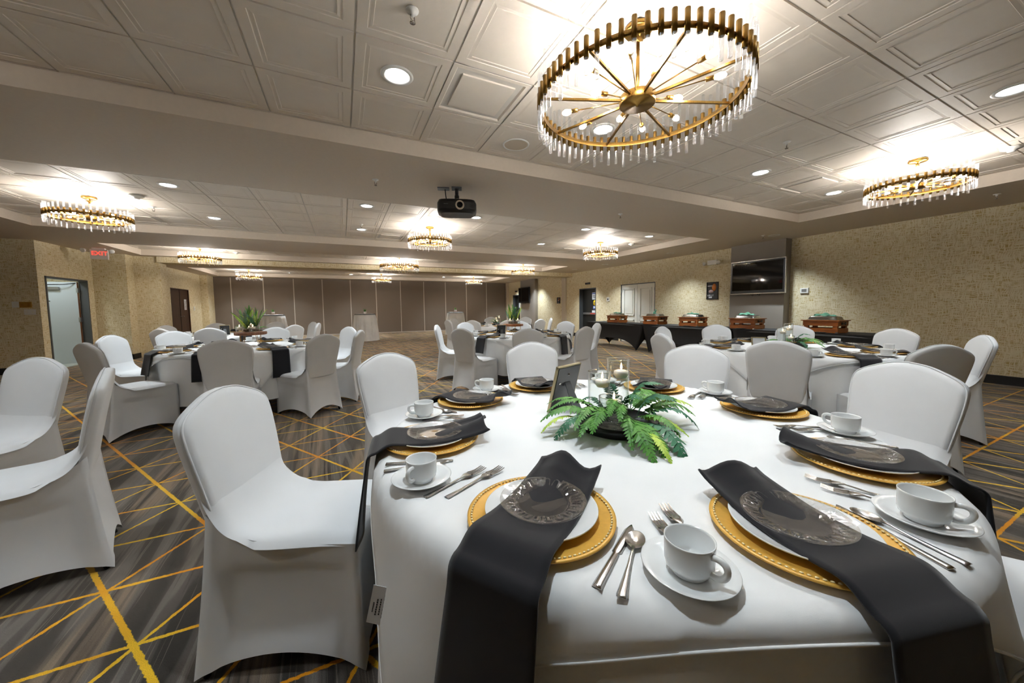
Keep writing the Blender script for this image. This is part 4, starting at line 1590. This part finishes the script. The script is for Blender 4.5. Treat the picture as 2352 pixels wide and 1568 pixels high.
# ------------------------------------------------------------------ greenery, candles, centrepieces
def frond_mesh(L, arch, droop, npair, lw, mat, seed, wk=.92):
    rn = random.Random(seed)
    mb = MB()
    pts = []
    for i in range(15):
        t = i / 14
        pts.append(Vector((L * t * (1 - .12 * t), .025 * L * sin(3 * t + seed), arch * sin(PI * t * .75) - droop * t * t)))
    mb.tube(pts, [.0018 * (1 - .7 * i / 14) for i in range(15)], 5)
    for k in range(npair):
        t = .10 + .88 * k / (npair - 1)
        i = min(13, int(t * 14))
        f = t * 14 - i
        p = pts[i].lerp(pts[i + 1], f)
        d = (pts[i + 1] - pts[i]).normalized()
        side = d.cross(Vector((0, 0, 1))).normalized()
        up = side.cross(d)
        ll = lw * (sin(PI * min(1, .18 + .80 * t)) ** .7) * rn.uniform(.85, 1.1)
        wd = max(.004, min(.017, L / npair * wk))
        for s in (-1, 1):
            ax = (side * s + d * (.35 + .5 * t)).normalized()
            cr = d
            o = p
            tw = rn.uniform(-.25, .1)
            a = o + ax * ll * .3 + up * (ll * (.12 + tw * .2))
            e = o + ax * ll + up * (ll * (-.10 + tw))
            vs = [o - cr * wd * .3, o + cr * wd * .3, a + cr * wd * .58, a - cr * wd * .58, o + ax * ll * .7 + cr * wd * .45 + up * (ll * tw * .6), o + ax * ll * .7 - cr * wd * .42 + up * (ll * tw * .6), e]
            mb.add(vs, [(0, 1, 2, 3), (3, 2, 4, 5), (5, 4, 6)], False)
    return mb.mesh('frond', mat)


FR = [frond_mesh(.22, .045, .05, 17, .036, 'leaf_mid', 1), frond_mesh(.20, .05, .075, 15, .032, 'leaf_dark', 2), frond_mesh(.19, .03, .05, 20, .020, 'leaf_lime', 3),
      frond_mesh(.26, .05, .075, 20, .038, 'leaf_mid', 4), frond_mesh(.17, .06, .04, 13, .040, 'leaf_dark', 5)]
FUP = [frond_mesh(.26, .0, .02, 20, .026, 'leaf_dark', 6, .6), frond_mesh(.27, .02, -.01, 20, .026, 'leaf_mid', 7, .6), frond_mesh(.26, .01, .02, 24, .016, 'leaf_lime', 8, .7)]


def garland(x, y, z, label, spec, grp='fern garlands'):
    t = thing('fern_garland', label, 'greenery', (x, y, z), 0, grp)
    for (k, az, tilt, r, dz, sc) in spec:
        o = inst('frond', FR[k], t, (r * cos(R_(az)), r * sin(R_(az)), dz), (R_(RND.uniform(-12, 12)), -R_(tilt), R_(az)), (sc, sc, sc))
    return t


VASE_R = .045


def vase(x, y, z, h, r, label, fill, group='glass cylinder vases'):
    t = thing('glass_vase', label, 'vase', (x, y, z), 0, group)
    obj('glass', MB().lathe([(0, 0), (r - .002, 0), (r, .003), (r, h - .001), (r - .0012, h), (r - .0025, h - .001), (r - .003, .012), (r - .008, .009), (0, .009)], 36), 'vase_glass', t)
    obj('rim', MB().tube([((r - .0012) * cos(q * PI / 18), (r - .0012) * sin(q * PI / 18), h) for q in range(37)], .0019, 6), 'glass_edge', t)
    obj('foot_ring', MB().tube([((r - .003) * cos(q * PI / 18), (r - .003) * sin(q * PI / 18), .008) for q in range(37)], .0022, 6), 'glass_edge', t)
    obj('water', MB().lathe([(0, .0095), (r - .0033, .0125), (r - .0033, fill), (0, fill)], 32), 'water', t)
    return t


def candle(x, y, z, r, label, lit=True):
    t = thing('floating_candle', label, 'candle', (x, y, z), 0, 'white floating candles')
    obj('wax', MB().lathe([(0, -.016), (r * .7, -.014), (r * .95, -.004), (r, .004), (r * .95, .013), (r * .55, .017), (r * .25, .014), (0, .013)], 28), 'glass_wax', t)
    obj('wick', MB().tube([(0, 0, .012), (0, 0, .021)], .0009, 5), 'ink', t)
    if lit:
        obj('flame', MB().lathe([(0, .018), (.0032, .022), (.0042, .028), (.003, .037), (.0012, .044), (0, .048)], 10), 'flame_glow', t)
    return t


def tray_centre(cx, cy, ph, main):
    z = ZTOP + .0025
    t = thing('black_tray', 'round shallow black tray holding candles on ' + ph, 'tray', (cx, cy, z), 0, 'round black trays')
    obj('tray_base', MB().lathe([(0, .0), (.150, 0), (.155, .003), (.158, .034), (.154, .036), (.150, .033), (.147, .006), (0, .005)], 56), 'black_plastic', t)
    spots = [(.045, .045, .255, .045, 'tallest'), (-.028, .075, .205, .044, 'middle'), (-.05, -.02, .125, .044, 'shortest')]
    zz = z + .0065
    for (dx, dy, h, r, nm) in spots:
        vase(cx + dx, cy + dy, zz, h, r, '%s clear glass candle cylinder on %s' % (nm, ph), h * .74)
        candle(cx + dx + .012, cy + dy - .006, zz + h * .74 + .004, .030, 'lit floating candle in the %s cylinder on %s' % (nm, ph))


tray_centre(.965, 1.06, 'the front table', True)
garland(.965, 1.06, ZTOP + .045, 'green fern garland around the candles on the front table',
        [(0, 168, 4, .09, .01, 1.15), (1, 184, -2, .11, .0, 1.1), (2, 176, 2, .15, .005, 1.1), (3, 196, 8, .05, .02, 1.0), (0, 148, 14, .08, .015, 1.0), (3, 158, 12, .06, .02, .95),
         (3, 246, -4, .08, .01, 1.15), (0, 258, -9, .09, .0, 1.2), (1, 270, -11, .11, -.002, 1.45), (2, 256, -6, .17, .0, 1.1), (0, 232, 12, .03, .03, 1.0), (3, 238, 0, .06, .02, 1.0),
         (3, 222, 18, .02, .035, .9), (3, 212, 10, .06, .02, 1.0), (0, 280, 0, .08, .012, .95), (4, 300, 26, .08, .02, 1.0), (2, 290, 0, .10, .012, 1.0),
         (0, -4, 4, .08, .01, 1.15), (3, -24, 5, .09, .01, 1.0), (2, -14, 8, .13, .015, 1.3), (0, 10, 10, .07, .02, 1.1), (1, -34, 0, .11, .005, 1.1), (2, 6, 10, .15, .01, 1.2), (0, -16, 14, .06, .02, 1.0),
         (4, 60, 30, .05, .02, .9), (4, 320, 40, .05, .03, 1.05), (1, 100, 12, .06, .01, .8), (0, 330, 22, .06, .02, .9), (4, 265, 34, .04, .03, .8), (0, 205, 4, .10, .008, 1.0)])


def photo_frame(x, y, z, rz, w, h, label, front_to_cam=False):
    t = thing('picture_frame', label, 'picture frame', (x, y, z), rz, 'table picture frames')
    til = Matrix.Rotation(R_(-14), 4, 'X')
    e = .012
    f = MB().box(-w / 2, w / 2, 0, .012, 0, e).box(-w / 2, w / 2, 0, .012, h - e, h).box(-w / 2, -w / 2 + e, 0, .012, 0, h).box(w / 2 - e, w / 2, 0, .012, 0, h)
    obj('frame', f.xf(til), 'champagne', t)
    obj('back_board', MB().box(-w / 2 + e * .6, w / 2 - e * .6, .008, .0145, e * .6, h - e * .6).xf(til), 'black_plastic', t)
    obj('picture', MB().box(-w / 2 + e, w / 2 - e, .004, .008, e, h - e).xf(til), 'paper_white', t)
    st = MB()
    a = til @ Vector((0, .0145, h * .62))
    b = Vector((0, h * .48, .002))
    vs = [a + Vector((-.02, 0, 0)), a + Vector((.02, 0, 0)), b + Vector((.032, 0, 0)), b + Vector((-.032, 0, 0))]
    vs += [v + Vector((0, .003, .002)) for v in vs]
    st.add(vs, [(0, 1, 2, 3), (4, 5, 6, 7), (0, 1, 5, 4), (1, 2, 6, 5), (2, 3, 7, 6), (3, 0, 4, 7)])
    obj('easel_leg', st, 'frame_grey', t)
    obj('turn_clip', MB().cbox(w * .33, 0, h * .62, .014, .006, .006).xf(Matrix.Translation((0, .016, 0)) @ til), 'silver_trim', t)
    obj('hanger', MB().lathe([(.004, 0), (.006, 0), (.006, .002), (.004, .002), (.004, 0)], 10).xf(til @ Matrix.Translation((0, .017, h * .8)) @ Matrix.Rotation(PI / 2, 4, 'X')), 'silver_trim', t)
    return t


# back of the frame is towards the viewer, so its front (-y) looks away
photo_frame(.905, 1.385, ZTOP + .003, R_(201), .185, .22, 'small gold picture frame seen from behind on the front table')
photo_frame(4.33, 2.42, ZTOP + .003, R_(-40), .15, .11, 'low light wood picture frame on the fern table beside the buffet')
photo_frame(-2.1, 8.65, ZTOP + .003, R_(195), .16, .20, 'small dark picture frame on the rear left table')
photo_frame(2.38, 5.42, ZTOP + .003, R_(175), .16, .20, 'small picture frame seen from behind on the middle table')

tray_centre(4.55, 2.22, 'the fern table beside the buffet', False)
garland(4.55, 2.22, ZTOP + .045, 'green fern garland on the fern table beside the buffet',
        [(0, -70, 8, .08, 0, 1.1), (3, -95, 4, .08, .01, 1.1), (0, -50, 12, .08, 0, 1.1), (2, -80, 14, .1, .01, 1), (1, 140, 5, .08, 0, 1), (3, 160, 10, .08, 0, 1), (0, 30, 8, .08, 0, 1), (1, -120, 2, .08, 0, 1.1), (4, -60, 30, .05, .02, 1), (0, -110, 20, .08, .01, 1)])
tray_centre(-1.75, 9.05, 'the rear left table', False)
garland(-1.75, 9.05, ZTOP + .05, 'green fern garland on the rear left table', [(0, 190, 20, .08, 0, 1.1), (3, 210, 30, .05, .01, 1.1), (2, 170, 20, .08, 0, 1), (0, -10, 25, .08, 0, 1.1), (3, 20, 20, .08, 0, 1), (1, 250, 10, .08, 0, 1)])
tray_centre(3.85, 8.95, 'the rear middle table', False)
garland(3.85, 8.95, ZTOP + .05, 'green fern garland on the rear middle table', [(0, 190, 20, .08, 0, 1.1), (3, 210, 30, .05, .01, 1.1), (0, -10, 25, .08, 0, 1.1), (1, 250, 10, .08, 0, 1)])


def wood_stand_centre(cx, cy, ph, wood_mat):
    z = ZTOP + .0025
    t = thing('wood_slice_stand', 'round wood slice riser on gold hairpin legs on ' + ph, 'stand', (cx, cy, z), R_(15), 'wood slice risers')

    def ir(j, a):
        return (.008 * sin(3 * a + 1) + .004 * sin(7 * a), 0)
    obj('wood_slice', MB().lathe([(0, .150), (.17, .150), (.176, .155), (.178, .182), (.172, .188), (0, .188)], 48, mod=ir), wood_mat, t)
    for k in range(4):
        a = PI / 4 + k * PI / 2
        px, py = .12 * cos(a), .12 * sin(a)
        tx, ty = -sin(a) * .035, cos(a) * .035
        pth = smooth_loop([(px + tx, py + ty, .15), (px * 1.08 + tx * .6, py * 1.08 + ty * .6, .07), (px * 1.15 + tx * .25, py * 1.15 + ty * .25, .008), (px * 1.15, py * 1.15, .003), (px * 1.15 - tx * .25, py * 1.15 - ty * .25, .008), (px * 1.08 - tx * .6, py * 1.08 - ty * .6, .07), (px - tx, py - ty, .15)], 3)
        obj('hairpin_leg', MB().tube(pth, .003, 6), 'stand_gold', t)
    zz = z + .1885
    rn = random.Random(int(cx * 100))
    for i, (dx, dy, h) in enumerate(((-.045, .02, .20), (.06, .03, .18))):
        nm = ('left', 'right')[i]
        v = vase(cx + dx, cy + dy, zz, h, .042, '%s tall glass vase with fern fronds on %s' % (nm, ph), h * .35)
        obj('pebbles', MB().lathe([(0, .010), (.036, .011), (.037, .03), (.025, .04), (0, .042)], 20), 'gravel', v)
        f = thing('fern_bunch', 'bunch of upright fern fronds in the %s vase on %s' % (nm, ph), 'greenery', (cx + dx, cy + dy, zz + .03), 0, 'upright fern bunches')
        for k in range(12):
            az = k * 30 + rn.uniform(-12, 12)
            inst('frond', FUP[(k + i) % 3], f, (0, 0, .02), (R_(rn.uniform(-40, 40)), -R_(rn.uniform(46, 78)), R_(az)), (rn.uniform(1.05, 1.35),) * 3)
    for i, (dx, dy, nm) in enumerate(((-.10, -.07, 'left'), (.045, -.085, 'right'))):
        vase(cx + dx, cy + dy, zz, .075, .040, '%s low glass candle holder on the wood slice of %s' % (nm, ph), .05)
        candle(cx + dx, cy + dy, zz + .054, .031, 'lit candle in the %s low holder on %s' % (nm, ph))
    tw = thing('moss_nest', 'small nest of dry moss between the candles on ' + ph, 'moss', (cx - .02, cy - .06, zz))
    mb = MB()
    for k in range(60):
        a = rn.uniform(0, 6.28)
        r1 = rn.uniform(0, .045)
        p = Vector((r1 * cos(a), r1 * sin(a), rn.uniform(.002, .045)))
        q = p + Vector((rn.uniform(-.03, .03), rn.uniform(-.03, .03), rn.uniform(-.012, .012)))
        q.z = max(.002, q.z)
        mb.tube([p, (p + q) / 2 + Vector((0, 0, .006)), q], .0016, 4)
    o = obj('twigs', mb, 'gravel', tw)
    o['kind'] = 'stuff'


wood_stand_centre(-1.12, 5.72, 'the left table', 'slice_wood')
wood_stand_centre(2.72, 5.62, 'the middle table', 'crate_wood')


# ------------------------------------------------------------------ buffet
def buffet(y0, y1, label):
    x0, x1 = 7.35, 8.11
    t = thing('buffet_table', label, 'table', ((x0 + x1) / 2, (y0 + y1) / 2, 0), 0, 'black covered buffet tables')
    hx, hy, H = (x1 - x0) / 2, (y1 - y0) / 2, .752
    obj('table_top', MB().box(-hx, hx, -hy, hy, H - .045, H - .006), 'frame_grey', t)
    for sy in (-1, 1):
        for sx in (-1, 1):
            obj('leg', MB().tube([(sx * (hx - .06), sy * (hy - .30), 0), (sx * (hx - .07), sy * (hy - .34), .3), (sx * (hx - .08), sy * (hy - .36), H - .05)], .013, 8), 'black_plastic', t)
        obj('crossbar', MB().tube([(-hx + .07, sy * (hy - .345), .3), (hx - .07, sy * (hy - .345), .3)], .010, 8), 'black_plastic', t)
    mb = MB()
    mb.box(-hx - .003, hx + .003, -hy - .003, hy + .003, H - .006, H)
    cs = [(-hx - .003, hy + .003), (-hx - .003, -hy - .003), (hx + .003, -hy - .003), (hx + .003, hy + .003)]
    bc = [(-hx - .01, hy - .22), (-hx - .01, -hy + .22), (hx + .01, -hy + .22), (hx + .01, hy - .22)]

    def fn(u, v):
        i = int(u * 4) % 4
        s = u * 4 - int(u * 4)
        a, b = cs[i], cs[(i + 1) % 4]
        c, d = bc[i], bc[(i + 1) % 4]
        arch = (1 - abs(2 * s - 1) ** 2.6) if i in (0, 2) else (1 - abs(2 * s - 1) ** 1.5)
        hem = .01 + (.29 if i in (0, 2) else .44) * arch
        z = H - .003 + (hem - H + .003) * v
        k = ((H - z) / H) ** 1.3
        x = (a[0] + (b[0] - a[0]) * s) * (1 - k) + (c[0] + (d[0] - c[0]) * s) * k
        y = (a[1] + (b[1] - a[1]) * s) * (1 - k) + (c[1] + (d[1] - c[1]) * s) * k
        pull = .05 * sin(PI * s) * sin(PI * v * .8)
        if i == 0:
            x += pull
        elif i == 2:
            x -= pull
        elif i == 1:
            y += pull
        else:
            y -= pull
        return (x, y, z)
    mb.grid(fn, 96, 12, wrap=True)
    c = obj('stretch_cover', mb, 'black_stretch', t)
    return t


buffet(7.10, 9.54, 'buffet table in black stretch cover, farthest of the three')
buffet(4.65, 7.09, 'buffet table in black stretch cover, middle of the three')
buffet(2.20, 4.64, 'buffet table in black stretch cover, nearest of the three')


def chafer(x, y, label, kind):
    t = thing('chafing_dish', label, 'chafing dish', (x, y, .752), 0, 'wooden crate chafing dishes')
    L, D, H = .50, .36, .205
    for sy in (-1, 1):
        for sx in (-1, 1):
            obj('post', MB().box(*sorted((sx * (D / 2 - .062), sx * (D / 2 - .012))), *sorted((sy * (L / 2 - .075), sy * (L / 2 - .012))), 0, H), 'crate_wood', t)
    for z0, z1 in ((.008, .082), (.122, H)):
        for sx in (-1, 1):
            obj('slat', MB().box(*sorted((sx * (D / 2 - .012), sx * D / 2)), -L / 2, L / 2, z0, z1), 'crate_wood', t)
        for sy in (-1, 1):
            obj('slat', MB().box(-D / 2 + .012, D / 2 - .012, *sorted((sy * (L / 2 - .012), sy * L / 2)), z0, z1), 'crate_wood', t)
    rim = MB()
    o1, i1 = (D / 2 + .022, L / 2 + .022), (D / 2 - .05, L / 2 - .05)
    rim.box(-o1[0], -i1[0], -o1[1], o1[1], H, H + .016).box(i1[0], o1[0], -o1[1], o1[1], H, H + .016)
    rim.box(-i1[0], i1[0], -o1[1], -i1[1], H, H + .016).box(-i1[0], i1[0], i1[1], o1[1], H, H + .016)
    obj('top_rim', rim, 'crate_wood', t)
    hd = MB().tube([(-.06, -L / 2 - .012, .165), (-.045, -L / 2 - .022, .165), (.045, -L / 2 - .022, .165), (.06, -L / 2 - .012, .165)], .008, 6)
    hd.cbox(-.06, -L / 2 - .006, .165, .02, .012, .04).cbox(.06, -L / 2 - .006, .165, .02, .012, .04)
    obj('handle', hd, 'black_plastic', t)
    obj('corner_clip', MB().box(-D / 2 - .004, -D / 2 + .03, -L / 2 - .004, -L / 2 + .03, .0, .022), 'steel', t)
    # steel lid: lofted rounded rectangles
    lid = MB()
    lv = [(1.0, 0), (1.0, .012), (.94, .016), (.90, .045), (.84, .058), (.70, .062), (.0, .064)]
    vs, fs = [], []
    n = 40
    for k, z in lv:
        for q in range(n):
            a = 2 * PI * q / n
            ca, sa = cos(a), sin(a)
            vs.append((max(k, .004) * .155 * math.copysign(abs(ca) ** .35, ca), max(k, .004) * .225 * math.copysign(abs(sa) ** .35, sa), H + .016 + z))
    for i in range(len(lv) - 1):
        for q in range(n):
            q2 = (q + 1) % n
            fs.append((i * n + q, i * n + q2, (i + 1) * n + q2, (i + 1) * n + q))
    lid.add(vs, fs, True)
    obj('lid', lid, 'steel', t)
    # cloth laid over the lid
    rn = random.Random(kind)
    c = thing('towel', 'green cloth lying on the lid of the ' + label.replace('wooden crate chafing dish, ', '') + ' chafing dish', 'towel', (x, y, .752 + H + .081), 0, 'green cloths on the lids')
    ph = rn.uniform(0, 6)

    def tw(u, v):
        a, b = (u - .5), (v - .5)
        up = .045 * math.exp(-((a * 3.2) ** 2 + (b * 2.4 - .2) ** 2)) * (.6 + .4 * sin(9 * a + ph)) + .010 * sin(14 * b + 6 * a + ph)
        return (a * .12 + .03 * sin(5 * b + ph), b * .30 + .02 * sin(7 * a), max(.001, .006 + up))
    if kind == 1:
        def tw(u, v):
            a, b = (u - .5), (v - .5)
            r1 = .03 * (1.15 - v) * (1 + .3 * sin(3 * 2 * PI * u + 5 * v))
            return (r1 * cos(2 * PI * u), r1 * sin(2 * PI * u) * 1.2 + .02 * sin(6 * v), .001 + .12 * v)
    o = obj('cloth', MB().grid(tw, 16, 20), 'towel_green', c)
    solidify(o, .003)
    return t


for i, (y, ph) in enumerate(((8.42, 'farthest of five'), (6.95, 'fourth from the right'), (5.80, 'middle of five'), (4.53, 'second from the right'), (3.20, 'nearest of five'))):
    chafer(7.64 if True else 0, y, 'wooden crate chafing dish, ' + ph, i)
    if i >= 2:
        d = thing('serving_tray', 'small steel utensil tray in front of the %s chafing dish' % ph, 'tray', (7.405, y - .02, .7535), 0, 'small steel utensil trays')
        obj('dish', MB().lathe([(0, .003), (.7, .003), (.85, .012), (1, .016), (1, .013), (.8, .0), (0, .0)], 28).xf(Matrix.Diagonal((.038, .10, 1, 1))), 'steel', d)
        obj('rim', MB().tube([(.039 * cos(a * PI / 14), .102 * sin(a * PI / 14), .0155) for a in range(29)], .002, 5), 'steel', d)


# ------------------------------------------------------------------ cocktail tables by the partition
def cocktail(x, y, label, wood_board):
    t = thing('cocktail_table', label, 'table', (x, y, 0), 0, 'tall cocktail tables')
    obj('table_top', MB().lathe([(0, 1.03), (.38, 1.03), (.38, 1.055), (0, 1.055)], 36), 'frame_grey', t)
    obj('pedestal', MB().lathe([(0, 0), (.25, 0), (.24, .02), (.03, .04), (.03, 1.03), (0, 1.03)], 20), 'frame_grey', t)

    def fn(u, v):
        a = 2 * PI * u
        if v < .2:
            r = .385 * v / .2
            return (r * cos(a), r * sin(a), 1.060)
        d = (v - .2) / .8
        r = .387 + .10 * d + (.022 * sin(15 * a) + .012 * sin(8 * a + 1)) * min(1, d * 2)
        return (r * cos(a), r * sin(a), 1.060 - 1.05 * d)
    o = obj('tablecloth', MB().grid(fn, 120, 12, wrap=True), 'table_linen', None, (x, y, 0))
    tag(o, 'floor-length white cloth of the ' + label, 'tablecloth', 'cocktail table cloths')
    z = 1.0615
    if wood_board:
        b = obj('wood_board', MB().lathe([(0, 0), (.125, 0), (.13, .005), (.128, .018), (0, .019)], 30), 'slice_wood', None, (x, y, z))
        tag(b, 'round dark wood board on the ' + label, 'board', 'wood boards')
        z += .0195
    p = thing('potted_plant', 'grass plant in white pot, ' + label, 'plant', (x, y, z), 0, 'small potted plants')
    obj('pot', MB().lathe([(0, 0), (.045, 0), (.05, .004), (.056, .085), (.05, .085), (.047, .07), (0, .068)], 24), 'pot_white', p)
    g = MB()
    rn = random.Random(int(x * 10))
    for k in range(46):
        a = rn.uniform(0, 6.28)
        r = rn.uniform(0, .03)
        L = rn.uniform(.08, .15)
        l = rn.uniform(.1, .6)
        b0 = Vector((r * cos(a), r * sin(a), .066))
        s = Vector((-sin(a), cos(a), 0)) * .004
        m_ = b0 + Vector((cos(a) * l * L * .4, sin(a) * l * L * .4, L * .6))
        e = b0 + Vector((cos(a) * l * L, sin(a) * l * L, L))
        g.add([b0 - s, b0 + s, m_ + s * .8, m_ - s * .8, e], [(0, 1, 2, 3), (3, 2, 4)])
    o = obj('grass_blades', g, 'leaf_mid', p)
    o['kind'] = 'stuff'


cocktail(.78, 15.0, 'middle tall cocktail table before the partition', False)
cocktail(4.80, 16.2, 'right tall cocktail table before the partition', True)
cocktail(-2.45, 16.4, 'left tall cocktail table behind the fern vases', True)
